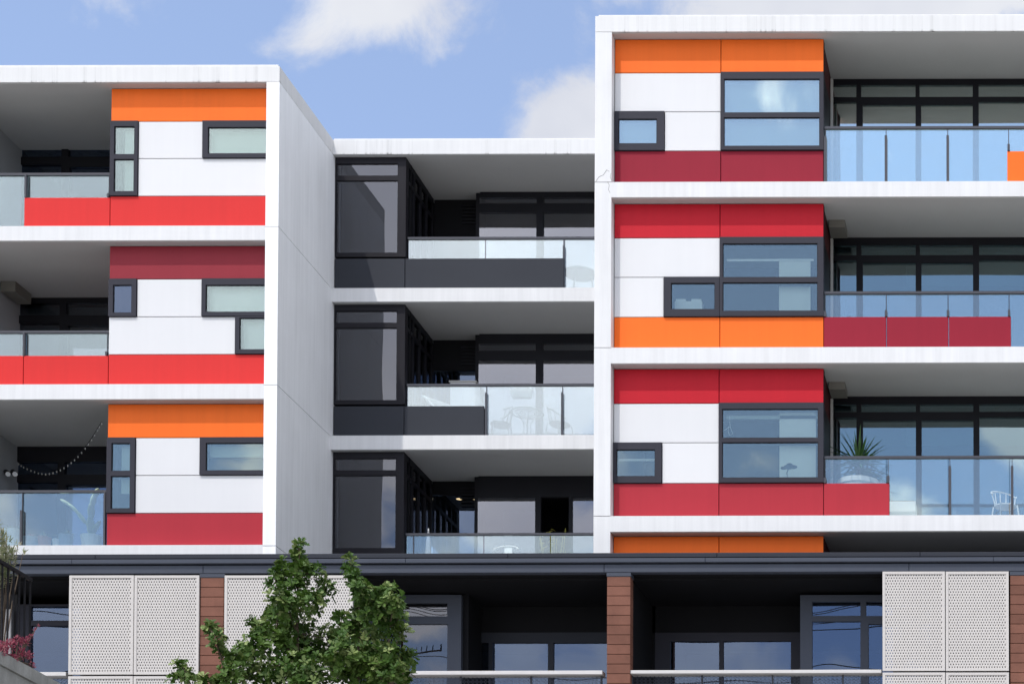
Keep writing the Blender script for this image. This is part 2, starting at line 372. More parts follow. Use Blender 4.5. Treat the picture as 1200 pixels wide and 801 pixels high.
# end wall in stacked precast pieces, seams at the floor lines
segs=[(PZ,TOP[3]-.02),(TOP[3]-.02,TOP[2]-.02),(TOP[2]-.02,TOP[1]-.02),(TOP[1]-.02,BOT[0]-.001)]
for a,b in segs:
    MB().box(XLin,XLout,0,roomback+.3,a+G,b-G).build('wall_panel','wall_side',left)
Bx(XLin+.03,XLout-.03,.03,roomback,PZ,BOT[0]-.02).build('wall_core','back',left)
Bx(XLL,XLin,roomback,roomback+.3,PZ,BOT[0]).build('rear_wall','int_dark',left)
Bx(XP-.2,XP,.35,roomback,PZ,BOT[0]-.02).build('partition_wall','ply',left)
# storey tables: lines measured on the photograph
LS=[dict(z=(103.2,142.3,185.8,229.7,263.9),xb=162,xc=238,top='orange',bot='red'),
    dict(z=(288.1,326.9,371.0,415.1,449.2),xb=160.2,xc=237,xc2=276,top='burgundy2',bot='red'),
    dict(z=(471.6,512.6,556.6,600.8,638.0),xb=158.7,xc=234.8,top='orange',bot='brick_red')]
def backing(par,rects,Y,name='wall'):
    mb=MB()
    for (a,b,c,d) in rects: mb.box(a-.004,b+.004,Y+.034,Y+.16,c-.004,d+.004)
    return mb
for k,L in enumerate(LS):
    zt=BOT[k]-.012; zz=[zt-.004]+[zat(215,v,YLp) for v in L['z'][1:4]]+[TOP[k+1]+.002]
    xa,xd=XLpan,XLin-.004
    xb=xat(L['xb'],L['z'][2],YLp); xc=xat(L['xc'],L['z'][1],YLp)
    bk=MB()
    def pn(mat,x0,x1,z0,z1,label=None):
        panel(left,mat,x0,x1,z0,z1,YLp,label); bk.box(x0+.002,x1-.002,YLp+.034,YLp+.16,z0+.002,z1-.002)
    pn(L['top'],xa,xd,zz[1],zz[0]); pn(L['bot'],xa,xd,zz[4],zz[3])
    if k in (0,2):
        pn('white',xb,xc,zz[2],zz[1]); pn('white',xb,xd,zz[3],zz[2])
        q=[(134.7,149,158.3,181.7),(134.3,187.3,157.6,225)] if k==0 else [(131.5,519.5,153.3,552),(130.7,558,153,596)]
        window(left,xa,xb,zz[3],zz[1],YLp,[pane_px(*p,YLp) for p in q],'glass_bay',blind=[(xa+.2,xb-.05,zz[3]+.1,zz[1]-.1,'blind_dim')] if k==0 else [(xa+.2,xb-.05,zz[2]-.3,zz[1]-.1,'blind_dim')])
        q=(244.5,150,312,180.7) if k==0 else (242,519.3,309,551.5)
        p=pane_px(*q,YLp); p=(p[0],xd-.012,p[2],p[3])
        window(left,xc,xd,zz[2],zz[1],YLp,[p],'glass_bay',blind=[(xc+.05,xd-.02,zz[2]+.05,zz[1]-.05,'blind_dim')] if k==0 else [(xc+.05,xd-.02,zz[2]+.4,zz[1]-.05,'blind_dim')])
    else:
        pn('white',xb,xc,zz[2],zz[1]); xc2=xat(276,390,YLp); pn('white',xa,xc2,zz[3],zz[2])
        window(left,xa,xb,zz[2],zz[1],YLp,[pane_px(133.3,334.5,155,367,YLp)],'glass_pod')
        p1=pane_px(241.8,334.5,309,366,YLp); p1=(p1[0],xd-.012,p1[2],p1[3])
        window(left,xc,xd,zz[2],zz[1],YLp,[p1],'glass_bay',blind=[(xc+.05,xd-.02,zz[2]+.05,zz[1]-.05,'blind')])
        p2=pane_px(281.3,373,309,410,YLp); p2=(p2[0],xd-.012,p2[2],p2[3])
        window(left,xc2,xd,zz[3],zz[2]-.004,YLp,[p2],'glass_bay',blind=[(xc2+.05,xd-.02,zz[3]+.05,zz[2]-.02,'blind')])
    bk.build('wall_backing','back',left)
    # flank of the room that stands beside the balcony
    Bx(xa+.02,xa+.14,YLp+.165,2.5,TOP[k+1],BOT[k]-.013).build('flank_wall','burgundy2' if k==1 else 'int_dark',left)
    Bx(XLpan+.2,XLin-.002,3.2,3.3,TOP[k+1],BOT[k]).build('room_wall','int_light' if k<2 else 'int_dark',left)
# lower storey hidden behind the podium parapet
panel(left,'white',XLL,XLin-.004,PZ,BOT[3]-.01,YLp)
# ---- curtain walls at the back of balconies
def curtain(par,x0,x1,z0,z1,Y,zup0,zup1,zd,xs,gl,mat='frame_dark',blinds=None,door_drop=.0,headw=.0):
    """xs: list of (xa,xb,kind) bays; upper light zup0..zup1, lower light z0+.06..zd"""
    holes=[]
    for (a,b,kd) in xs:
        holes.append((a,b,zup0,zup1)); holes.append((a+(.03 if kd=='d' else 0),b-(.0 if kd=='d' else 0),z0+.07,zd-(.055 if kd=='d' else 0)))
    f=MB().plate(x0,x1,z0,z1,Y-.04,Y+.08,holes).build('window',mat,par)
    for h in holes: Bx(h[0]+.001,h[1]-.001,Y,Y+.008,h[2]+.001,h[3]-.001).build('pane',gl,f)
    if blinds:
        for b in blinds: Bx(b[0],b[1],Y+.12,Y+.126,b[2],b[3]).build('blind',b[4],f)
    return f
YBL=2.5
for k in range(3):
    zf=TOP[k+1]; zc=BOT[k]
    zu1=zat(75,355.5+(-185.5,0,186)[k],YBL) ; zu0=zat(75,370.3+(-185.5,0,186)[k],YBL); zd=zat(75,379.2+(-185.5,0,186)[k],YBL)
    xa=xat(22,365,YBL); xb=xat(71,365,YBL); xc=xat(78.7,365,YBL); xd=xat(132,365,YBL)
    if k==1: bl=[(xa-.05,xb+.05,zf,zc-.15,'int_light'),(xb+.06,xd,zf,zc-.15,'int_light')]
    elif k==2: bl=[(xat(73,580,YBL),xat(104,580,YBL),zf+.1,zat(90,566,YBL),'blind')]
    else: bl=None
    curtain(left,XP,XLpan+.02,zf,zc-.015,YBL,zu0,zu1,zd,[(xa,xb,'w'),(xc,xd,'d')],'glass_pod' if k!=1 else 'glass_mid',blinds=bl)
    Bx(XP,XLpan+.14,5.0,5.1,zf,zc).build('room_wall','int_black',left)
    # outer flat to the left of the partition (beyond the photograph)
    curtain(left,XLL,XP-.2,zf,zc-.015,YBL,zu0,zu1,zd,[(XLL+.3,XLL+2,'w'),(XLL+2.1,XP-.4,'d')],'glass_pod')
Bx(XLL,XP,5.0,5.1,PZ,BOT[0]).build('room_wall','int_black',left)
Bx(XLL-.2,XLL,0,roomback,PZ,BOT[0]).build('end_wall','wall_side',left)
# ---- balustrades
def balustrade(par,x0,x1,zf,zr,Y,joints,posts,low=None,gl='balcony_glass',rh=.045,postw=.035):
    """glass balustrade; low=list of (xa,xb,mat,ztop) solid panels in front of the glass foot; posts list of (x,ztop)"""
    r_=Bx(x0,x1,Y-.035,Y+.03,zr-rh,zr).build('balustrade','rail',par)
    js=[x0]+joints+[x1]
    for a,b in zip(js[:-1],js[1:]):
        Bx(a+.012,b-.012,Y-.006,Y+.006,zf+.004,zr-rh-.004).build('glass_panel',gl,r_)
    for (x,zt) in posts:
        z0p=max([zf+.002]+[l_[3]+.001 for l_ in (low or []) if l_[0]-.03<x<l_[1]+.03]); Bx(x-postw/2,x+postw/2,Y-.075,Y-.015,z0p,zt).build('post','rail',r_)
        if zt<zr-rh-.05: Bx(x-.006,x+.006,Y-.03,Y-.018,zt+.002,zr-rh-.001).build('post_rod','rail',r_)
    if low:
        for (a,b,mat,zt,lab) in low: 
            panel(par,mat,a,b,zf+.001,zt,Y-.06,lab)
            Bx(a+.02,b-.02,Y-.028,Y-.012,zf+.02,zt-.02).build('panel_backing','back',par)
    return r_
YBf=.26
for k,(yr,ypt) in enumerate([(203.5,231.2),(388.0,416.2),(574.5,None)]):
    zf=TOP[k+1]+.001; zr=zat(80,yr,YBf); xj=xat((32,30,27)[k],yr+20,YBf)
    low=None
    if k<2:
        zt=zat(70,ypt,YBf-.06); 
        if k==0: low=[(xat(28,248,YBf-.06),XLpan,'red',zt,None)]
        else: low=[(XP+.0,xat(27.3,430,YBf-.06),'red',zt,None),(xat(27.3,430,YBf-.06),XLpan,'red',zt,None),(XP-1.5,XP,'red',zt,None)]
    pt=zr-.05 if k==2 else zt+.07
    balustrade(left,XP-1.5,XLpan-.005,zf,zr,YBf,[XP-.1,xj],[(xj,zr-.046 if k!=2 else zr-.4),(XP-.1,pt),(XLpan-.04,pt)],low)
# downpipes and boxes under the soffit
for k in (1,2):
    a=xat(5 if k==1 else 3,360,2.2)
    Bx(a+.02,a+.15,1.95,2.08,TOP[k+1],BOT[k]-.013).build('downpipe','pole',left)
    if k==1: Bx(xat(4,344,1.8),xat(21,344,1.8),1.7,2.3,BOT[k]-.22,BOT[k]-.014).build('pipe_box','box',left)

# ------------------------------------------------------------------ MIDDLE WING
XM0=XLout+.002; XM1=XRout-.002
for k in range(4):
    z0,z1=BOT[k],TOP[k]
    if k==0:
        Bx(XM0,XM1,YM,roomback+2,z0,z1).build('roof_slab','roof_white',mid)
        Bx(XM0,XM1,YM+.05,roomback+2,z1+.002,z1+.05).build('roof_capping','concrete_white',mid)
    elif k<3: Bx(XM0,XM1,YM,roomback+2,z0,z1).build('floor_slab','concrete_white',mid)
    else: Bx(XM0,XM1,YM,roomback+2,z0,z1).build('floor_slab','concrete_white',mid)
    Bx(XM0+.01,XM1-.01,YM+.03,4.75,z0-.012,z0-.001).build('soffit',M['soffit'],mid)
Bx(XM0,XM1,YM+.2,YM+.3,PZ,BOT[3]-.02).build('wall','charcoal',mid)
Bx(XM0,XM1,9.9,10.0,PZ,BOT[0]).build('rear_wall','int_dark',mid)
YB=2.84
XB1=xat(476,240,YB)
for k in range(3):
    dy=(0,171.8,343.6)[k]; zf=TOP[k+1]; zc=BOT[k]-.013
    o=BOT[0]-BOT[k]
    Z=lambda py: zat(430,py,YB)-o
    zs=Z(302.0)
    x_l=XM0+.01
    pn=[(xat(394.5,250,YB),xat(466.3,250,YB),Z(206.3),Z(192.3)),(xat(394.5,250,YB),xat(466.3,250,YB),Z(296.5),Z(212))]
    window(mid,x_l,XB1,zs+.01 if k<2 else zf+.03,zc,YB,pn if k<2 else [pn[0],(pn[1][0],pn[1][1],Z(296.5),pn[1][3])],'glass_mid',label='charcoal bay window beside the pale side wall',mat='frame_mid',proud=.02)
    Bx(x_l,XB1,YB+.3,YB+.34,zf,zc).build('curtain',M['int_black'],mid)
    # side of the bay: frame with tall lights, facing the balcony
    f=MB()
    y0,y1=YB+.121,4.58; n=4; w=(y1-y0)/n
    for j in range(n+1): f.box(XB1-.08,XB1-.002,max(y0,y0+j*w-.035),min(y1,y0+j*w+.035),zf,zc)
    f.box(XB1-.075,XB1-.004,y0,y1,zc-.12,zc-.001); f.box(XB1-.075,XB1-.004,y0,y1,zc-.48,zc-.40); f.box(XB1-.075,XB1-.004,y0,y1,zf,zf+.1)
    f=f.build('side_window','frame_dark',mid)
    for j in range(n): Bx(XB1-.045,XB1-.038,y0+j*w+.036,y0+(j+1)*w-.036,zf+.101,zc-.121).build('pane','glass_mid',f)
    # charcoal spandrel below the bay and in front of the balcony
    Yp=YM+.10
    zt=zat(430,302.6,Yp)-o
    if k<2:
        xe=xat(474.5,320,Yp); xf=(xat(661,320,Yp),xat(567.5,490,Yp))[k]
        for a,b in ((XM0+.004,xe),(xe,xf)):
            panel(mid,'charcoal',a,b,zf+.001,zt,Yp); Bx(a+.02,b-.02,Yp+.032,Yp+.12,zf+.001,zt-.02).build('panel_backing','back',mid)
    # balustrade
    Yb=YM+.2
    zr=(zat(590,278.3,Yb),zat(590,450.0,Yb),zat(590,624.6,Yb))[k]
    if k==0: js=[xat(569,300,Yb),xat(660.5,300,Yb)]; ps=[(xat(661.5,300,Yb),zr-.2)]
    elif k==1: js=[xat(570.5,480,Yb),xat(659.5,480,Yb)]; ps=[(js[0],zr-.2),(js[1],zr-.2)]
    else: js=[xat(567,640,Yb),xat(645,640,Yb)]; ps=[(xat(599,640,Yb)-2.0,zf+.5)]
    balustrade(mid,XB1+.02,XM1-.01,zf+.001,zr,Yb,js,ps,gl='balcony_glass_mid' if k<2 else 'balcony_glass')
    # rear walls and doors
    xs=xat(557,300,4.3)
    Bx(XB1,xs,4.62,4.72,zf,zc).build('recess_wall','int_black',mid) if k==0 else None
    if k:
        fr=MB().plate(XB1,xs,zf,zc,4.6,4.7,[(xs-1.0,xs-.08,zf+.07,zf+2.1+.4*(k-1))]).build('window','int_black',mid); Bx(xs-.99,xs-.09,4.64,4.648,zf+.08,zf+2.09+.4*(k-1)).build('pane','glass_pod',fr)
    Bx(xs,xs+.1,4.33,4.75,zf,zc).build('return_wall','frame_dark',mid)
    lz=MB()
    for j in range(6): lz.box(XB1+.6,xs-.02,4.58,4.615,zc-.16-j*.075,zc-.13-j*.075)
    lz.build('louvre','frame_dark',mid,kind='stuff')
    Yw=4.32
    ztop=[zat(600,v,Yw) for v in (232,403,575)][k]; zu0=[zat(600,v,Yw) for v in (239.5,411.5,577)][k]; zd=[zat(600,v,Yw) for v in (249.5,422,583)][k]
    b1=(xat(561.5,290,Yw),xat(629,290,Yw)); b2=(xat(637,290,Yw),XM1-.12)
    if k<2:
        curtain(mid,xs+.1,XM1,zf,zc,Yw,zu0,ztop,zd,[(b1[0],b1[1],'w'),(b2[0],b2[1],'w')],'glass_door_mid')
    else:
        c1=xat(634,610,Yw); c2=xat(667,610,Yw); c3=xat(671,610,Yw)
        holes=[(b1[0],b1[1],zf+.07,zd),(c1,c2,zf+.07,zd),(c3,b2[1],zf+.07,zd)]
        fr=MB().plate(xs+.1,XM1,zf,zc,Yw-.04,Yw+.08,holes).build('window','frame_dark',mid)
        for h in (holes[0],holes[2]): Bx(h[0]+.001,h[1]-.001,Yw,Yw+.008,h[2]+.001,h[3]-.001).build('pane','glass_door_mid',fr)
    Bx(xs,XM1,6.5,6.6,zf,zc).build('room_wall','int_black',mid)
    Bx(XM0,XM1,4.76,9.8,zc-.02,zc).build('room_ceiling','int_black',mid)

# ------------------------------------------------------------------ RIGHT WING
XRR=3.2; YRp=-1.42; YRB=-.03
for k in range(4):
    z0,z1=BOT[k],TOP[k]
    if k==0:
        zz1=zat(950,18.6,YR)
        Bx(XRout,XRR,YR,roomback,z0,zz1).build('roof_slab','roof_white',right)
        Bx(XRout+.05,XRR-.05,YR+.05,roomback,zz1+.002,zz1+.05).build('roof_capping','concrete_white',right)
    else: Bx(XRpan,XRR,YR,roomback,z0,z1).build('floor_slab','concrete_white',right)
    Bx(XRpan+.01,XRR-.01,YR+.03,YRB+.1,z0-.012,z0-.001).build('soffit','soffit',right)
segs=[(PZ,TOP[3]),(TOP[3],TOP[2]),(TOP[2],TOP[1]),(TOP[1],BOT[0]-.001)]
for a,b in segs: MB().box(XRout,XRpan-.001,YR+.002,roomback,a+G,b-G).build('wall_panel','concrete_white',right)
Bx(XRout+.03,XRpan-.03,YR+.03,roomback,PZ,BOT[0]-.02).build('wall_core','back',right)
Bx(XRR,XRR+.25,YR,roomback,PZ,TOP[0]).build('wall_panel','concrete_white',right)
Bx(XRpan,XRR,roomback-.1,roomback,PZ,BOT[0]).build('rear_wall','int_dark',right)
RS=[dict(z=(45,85.5,131,176.8,212.8),sw=(717,778.7),top='orange',bot='burgundy',rail=149,g='glass_baytop'),
    dict(z=(237.1,278.6,324.6,371.3,407),sw=(778,840.5),top='crimson',bot='orange',rail=342,g='glass_bay'),
    dict(z=(430.9,472.4,518.4,565.8,603.6),sw=(715.5,775.7),top='crimson',bot='brick_red',rail=534.5,g='glass_bay')]
for k,L in enumerate(RS):
    zz=[BOT[k]-.016]+[zat(840,v,YRp) for v in L['z'][1:4]]+[TOP[k+1]+.002]
    xa,xj,xe=XRpan+.004,XRj+(.012,0,-.012)[k],XRend
    bk=MB()
    def pn(mat,x0,x1,z0,z1):
        panel(right,mat,x0,x1,z0,z1,YRp); bk.box(x0+.002,x1-.002,YRp+.034,YRp+.16,z0+.002,z1-.002)
    for a,b in ((xa,xj),(xj,xe)): pn(L['top'],a,b,zz[1],zz[0]); pn(L['bot'],a,b,zz[4],zz[3])
    pn('white',xa,xj,zz[2],zz[1])
    if k==1: s0=xat(778,347,YRp); s1=xj; pn('white',xa,s0,zz[3],zz[2]); sp=(786.7,332.3,838,363)
    else: s0=xa; s1=xat(L['sw'][1],(L['z'][2]+L['z'][3])/2,YRp); pn('white',s1,xj,zz[3],zz[2]); sp=(725.2,140.3,770,169) if k==0 else (722.7,527,768,558.3)
    p=pane_px(*sp,YRp)
    zb=zz[2]-.004 if k==1 else zz[2]
    sb={0:[(s0+.05,s1-.05,zz[3]+.05,zz[2]-.05,'blind')],1:None,2:[(s0+.05,s1-.05,zz[2]-.28,zz[2]-.24,'blind')]}[k]
    wdw=window(right,s0,s1-(.004 if k==1 else 0),zz[3],zb,YRp,[p],L['g'],blind=sb)
    if k==1: 
        a,b=xat(792,355,YRp+.3),xat(824,355,YRp+.3); zb0=zat(808,363,YRp+.3); 
        MB().box(a,b,YRp+.2,YRp+.35,zb0-.1,zb0+.12).box(a+.02,a+.2,YRp+.2,YRp+.35,zb0+.12,zb0+.16).box(b-.2,b-.02,YRp+.2,YRp+.35,zb0+.12,zb0+.16).build('box_on_sill','white_metal',wdw)
    bp=[(848.7,93.7,961,133),(848.7,138.7,961,172)] if k==0 else [(847.3,286.2,958.3,325.6),(847.3,331.7,958.3,365)] if k==1 else [(846.7,479.6,959,513.5),(846.7,518.6,959,560)]
    ps=[pane_px(*q,YRp) for q in bp]; ps=[(ps[0][0],min(q[1],xe-.07),q[2],q[3]) for q in ps]
    xw=xat(913,348,YRp+.16)
    if k==0: bl=[(xj+.05,xe-.05,zz[3]+.05,zz[1]-.05,'blind')]
    elif k==1: bl=[(xw,xe-.26,zz[3]+.05,zat(900,301,YRp),'blind'),(xj+.1,xe-.2,zat(900,301.5,YRp),zat(900,299,YRp),'white_metal')]
    else: bl=[(xw+.01,xe-.16,zz[3]+.05,zz[1]-.1,'blind'),(xj+.1,xe-.1,zat(900,487,YRp),zat(900,483,YRp),'blind_dim')]
    wb=window(right,xj,xe+.002,zz[3],zz[1],YRp,ps,L['g'],blind=bl,proud=.04)
    if k==2:   # dark bonsai-like ornament on the sill, blind cord
        cx=xat(924,545,YRp+.14); zc0=zat(924,548,YRp+.14)
        mb=MB().tube([(cx-.01,YRp+.14,zc0-.22),(cx-.03,YRp+.14,zc0-.1),(cx,YRp+.14,zc0)],.008)
        for a_,b_,r_ in ((0,.02,.09),(-.09,.0,.06),(.09,.02,.07),(.02,.06,.06)): mb.ell((cx+a_,YRp+.14,zc0+b_),(r_,.02,r_*.5))
        mb.build('sill_ornament','frame_dark',wb)
        c0=P(855,487,YRp+.14)
        MB().tube([c0,c0+Vector((.01,0,-.2)),c0+Vector((.06,0,-.33)),c0+Vector((.0,0,-.36)),c0+Vector((-.03,0,-.28)),c0+Vector((0,0,-.2)),c0+Vector((-.1,0,-.27))],.006,5).build('blind_cord','white_metal',wb)
    bk.build('wall_backing','back',right)
    # flank wall beside balcony, darker than the front, its shade put into the colour
    zc=BOT[k]-.013; zf=TOP[k+1]
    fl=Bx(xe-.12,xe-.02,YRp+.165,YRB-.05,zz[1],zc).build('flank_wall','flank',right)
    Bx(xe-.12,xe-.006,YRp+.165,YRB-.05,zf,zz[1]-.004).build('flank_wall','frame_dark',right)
    Bx(xa,xe-.12,1.2,1.3,zf,zc).build('room_wall','int_dark' if k else 'int_light',right)
    # balcony curtain wall
    dy=(0,187.2,374.6)[k]; Yw=YRB
    X=lambda px: xat(px,160,Yw)
    zu1=[zat(1080,v,Yw) for v in (100.6,288.2,474.2)][k]; zu0=[zat(1080,v,Yw) for v in (115,300,483.3)][k]; zd=[zat(1080,v,Yw) for v in (120.4,305.6,489.6)][k]
    bays=[(X(976),X(1003.7),'w'),(X(1009.2),X(1073),'d'),(X(1077.7),X(1140),'d'),(X(1147),X(1209),'w'),(X(1216),X(1279),'d'),(X(1286),X(1349),'d'),(X(1356),X(1383),'w')]
    bl=[(X(975),X(1450),zf,zc-.1,'int_light')] if k==0 else [(X(975),X(1450),zf+1.9,zc-.1,'int_light')]
    cw=curtain(right,xe-.12,XRR,zf,zc,Yw,zu0,zu1,zd,bays,('glass_top','glass_blue','glass_blue')[k],blinds=bl if k==0 else None)
    if k: Bx(X(1060),X(1290),Yw+.4,Yw+.42,zf+2.0,zc-.1).build('roller_blind','blind_dim',right)
    Bx(xe,XRR,2.5,2.6,zf,zc).build('room_wall','int_dark',right)
    # balcony balustrade
    Yb=YRp+.05; zr=zat(1080,L['rail'],Yb)
    xA=xe+.01; xB=XRR-.02
    J=lambda px: xat(px,150,Yb)
    js=[J(v) for v in (1038.5,1110.7,1182,1254,1326,1398)]
    if k==0:
        lowp=[(J(1180),J(1200)+1.4,'orange',zat(1190,176.8,Yb-.06),None)]
        psx=[(J(967.5),zr-.2),(js[0],zr-.19),(js[1],zr-.19),(js[2],lowp[0][3]+.12),(js[3],zr-.19),(js[4],zr-.19)]; gg='balcony_glass_top'
    elif k==1:
        zt=zat(1080,370.6,Yb-.06); lowp=[(xe,J(1039),'burgundy',zt,None),(J(1039),J(1111.5),'burgundy',zt,None),(J(1111.5),J(1184.5),'burgundy',zt,None)]
        psx=[(js[0],zt+.11),(js[1],zt+.11),(js[2],zt+.11),(js[3],zr-.2),(J(967),zt+.1)]; gg='balcony_glass'
    else:
        zt=zat(1000,565.6,Yb-.06); lowp=[(xe,J(1042.5),'brick_red',zt,None)]
        psx=[(J(1040.5),zt+.13),(J(1112.5),zr-.2),(J(1185),zr-.2),(js[3],zr-.2),(J(967),zt+.1)]; gg='balcony_glass'
    balustrade(right,xA,xB,zf+.001,zr,Yb,js,psx,lowp,gg,postw=.045)
    # services box and downpipe in the corner
    if k:
        bx0=xe+.02; Bx(bx0,bx0+.3,YRB-.75,YRB-.3,BOT[k]-.15,BOT[k]-.014).build('pipe_box','box',right)
    Bx(xe+.005,xe+.05,YRB-.35,YRB-.28,zf,zc-.16).build('downpipe','pole',right)
z3=BOT[3]-.016
for a,b in ((XRpan+.004,XRj-.01),(XRj-.01,XRend)):
    panel(right,'orange',a,b,PZ,z3,YRp); Bx(a+.01,b-.01,YRp+.034,YRp+.16,PZ,z3-.01).build('wall_backing','back',right)
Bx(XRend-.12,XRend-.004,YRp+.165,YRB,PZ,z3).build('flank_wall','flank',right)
Bx(XRend,XRR,YRB+.1,YRB+.2,PZ,z3).build('wall','int_dark',right)

# ------------------------------------------------------------------ PODIUM
YP=-2.4; PX0,PX1=-27.0,4.5
zt=zat(600,650,YP)-.0
Z=lambda py: zat(700,py,YP)
# parapet in stepped metal bands, each band cut in lengths
bands=[(647.7,653.2,YP-.02,'fascia_dark'),(654.4,659.4,YP-.05,'fascia'),(660.6,670.2,YP,'fascia')]
cuts={0:[-21,-16.9,-13.2,-9.6,-5.9,-2.3,1.5],1:[-22.6,-17.3,-11.4,-6.1,-1.0],2:[-20.2,-15.0,-13.1,-7.9,-2.5,1.0]}
for i,(a,b,y,mt) in enumerate(bands):
    xs=[PX0]+cuts[i]+[PX1]
    for x0,x1 in zip(xs[:-1],xs[1:]):
        MB().bbox(x0+.002,x1-.002,y,y+.14,Z(b),Z(a),.008).build('fascia_panel',mt,pod)
Bx(PX0+.01,PX1-.01,YP+.05,YP+.3,Z(669.8),Z(648.2)).build('parapet_core','int_black',pod)
Bx(PX0,PX1,YP+.31,9.0,Z(669.9),PZ-.002).build('podium_roof','fascia_dark',pod)
ZS=Z(669.9)-.004
Bx(PX0,PX1,YP+.3,3.0,ZS-.05,ZS).build('soffit','int_black',pod)
# piers clad in terracotta planks
first=None
for (pa,pb) in ((234.6,262),(711.7,738.2),(1184.5,1210.7),(-240,-213)):
    x0=xat(pa,730,YP); x1=xat(pb,730,YP)
    Bx(x0-.015,x1+.015,YP-.004,YP+.25,Z(674.8),Z(670.6)).build('pier_cap','fascia',pod)
    Bx(x0+.02,x1-.02,YP+.03,2.9,5.8,Z(674.9)).build('pier_core','int_black',pod)
    zt0=Z(675.0); hgt=11.55/FPX*(YP-CAMY); n=19
    for j in range(n):
        zz_=zt0-(j+1)*hgt
        if first is None:
            first=MB().bbox(x0,x1,YP,YP+.22,zz_+.004,zz_+hgt-.004,.006).build('plank','terra',pod); wz=x1-x0
        else: copyto(first,pod,((x0+x1)/2,WL[first.name].y,zz_+.004))
# lower storeys (below the frame)
LZ=5.8
Bx(PX0,PX1,YP-.1,9,LZ-.35,LZ).build('floor_slab','fascia',pod)
hs=[(PX0+1+i*3.9,PX0+4.2+i*3.9,GZ+.3,GZ+3.2) for i in range(7)]+[(PX0+1+i*3.9,PX0+4.2+i*3.9,GZ+4.2,LZ-1) for i in range(7)]
fr=MB().plate(PX0,PX1,GZ+.1,LZ-.36,YP,YP+.25,hs).build('wall','terra',pod)
for h in hs: Bx(h[0],h[1],YP+.12,YP+.13,h[2],h[3]).build('pane','glass_pod',fr)
Bx(PX0,PX1,3.2,9,GZ+.1,ZS-.06).build('inner_wall','int_black',pod)
# expanded-metal screens
def screen(x0,x1,z0,z1,y,label=None):
    fw=.045
    f=MB().plate(x0,x1,z0,z1,y,y+.04,[(x0+fw,x1-fw,z0+fw,z1-fw)]).build('screen','screen',pod,label=label)
    a,b,c,d=x0+fw-.004,x1-fw+.004,z0+fw-.004,z1-fw+.004
    px_,pz=.047,.050
    nx=max(1,round((b-a)/px_)); nz=max(1,round((d-c)/pz)); px_=(b-a)/nx; pz=(d-c)/nz
    mb=MB(); yy=y+.012
    # rows of staggered hexagonal openings in a sheet: each cell is a ring of 6 quads
    for j in range(nz):
        off=.5 if j%2 else 0
        for i in range(nx+(0 if not off else -1)):
            cx=a+(i+.5+off)*px_; cz=c+(j+.5)*pz; hx,hz=px_/2,pz/2
            O=[(cx-hx,cz-hz),(cx,cz-hz),(cx+hx,cz-hz),(cx+hx,cz+hz),(cx,cz+hz),(cx-hx,cz+hz)]
            r1,r2=hx*.34,hz*.66
            I=[(cx-r1,cz-r2*.45),(cx,cz-r2),(cx+r1,cz-r2*.45),(cx+r1,cz+r2*.45),(cx,cz+r2),(cx-r1,cz+r2*.45)]
            mb.add([(p[0],yy,p[1]) for p in O]+[(p[0],yy+.004,p[1]) for p in I],[(q,(q+1)%6,6+(q+1)%6,6+q) for q in range(6)])
        if off:
            for e in (a,b-px_/2): mb.add([(e,yy,c+j*pz),(e+px_/2,yy,c+j*pz),(e+px_/2,yy,c+(j+1)*pz),(e,yy,c+(j+1)*pz)],[(0,1,2,3)])
    mb.build('perforated_sheet','screen',f,kind='stuff')
for (pa,pb) in ((81.5,157.3),(158,233.8),(263.5,339.5),(340.3,414),(1034.3,1107.6),(1108.3,1182.3)):
    yt=674.2 if pa<900 else 669.7; yb=790 if pa<900 else 785.7
    x0,x1=xat(pa,730,YP),xat(pb,730,YP); m_=(pa+pb)/2
    screen(x0+.002,x1-.002,zat(m_,yb,YP),zat(m_,yt,YP),YP-.03)
    screen(x0+.002,x1-.002,zat(m_,yb,YP)-1.0,zat(m_,yb+2,YP),YP-.03)
# balcony ledges with expanded-metal fronts
Yn,Yf=-1.3,-.4
def ledge(pa,pb,y0,y1,Y):
    x0,x1=xat(pa,790,Y),xat(pb,790,Y); m_=(pa+pb)/2
    zb=zat(m_,y1,Y); l=MB().bbox(x0,x1,Y-.08,Y+.16,zb,zat(m_,y0,Y),.006).build('ledge','ledge',pod)
    mb=MB(); nx=int((x1-x0)/.075); nz=12; w_=(x1-x0-.02)/nx; h_=.055; t_=.009
    for i in range(nx):
        for j in range(nz):
            cx=x0+.01+(i+.5)*w_; cz=zb-.02-(j+.5)*h_
            O=[(cx-w_/2,cz),(cx,cz-h_/2),(cx+w_/2,cz),(cx,cz+h_/2)]; I=[(cx+(p[0]-cx)*.72,cz+(p[1]-cz)*.66) for p in O]
            mb.add([(p[0],Y+.03,p[1]) for p in O]+[(p[0],Y+.034,p[1]) for p in I],[(q,(q+1)%4,4+(q+1)%4,4+q) for q in range(4)])
    mb.build('mesh_front','fascia',l,kind='stuff')
    for q in range(int((x1-x0)/1.25)+1): Bx(min(x0+q*1.25,x1-.03),min(x0+q*1.25,x1-.03)+.03,Y+.05,Y+.09,zb-.75,zb-.002).build('post','rail',l)
Bx(xat(-60,740,Yn),xat(18,740,Yn),Yn-.16,Yn-.06,6.0,zat(0,716,Yn)).build('privacy_panel','ledge',pod)
ledge(738.5,1033.5,785.5,789.5,YP+.1); ledge(455,707,786.5,791,YP+.1); ledge(30,80,788,792.5,YP+.1)
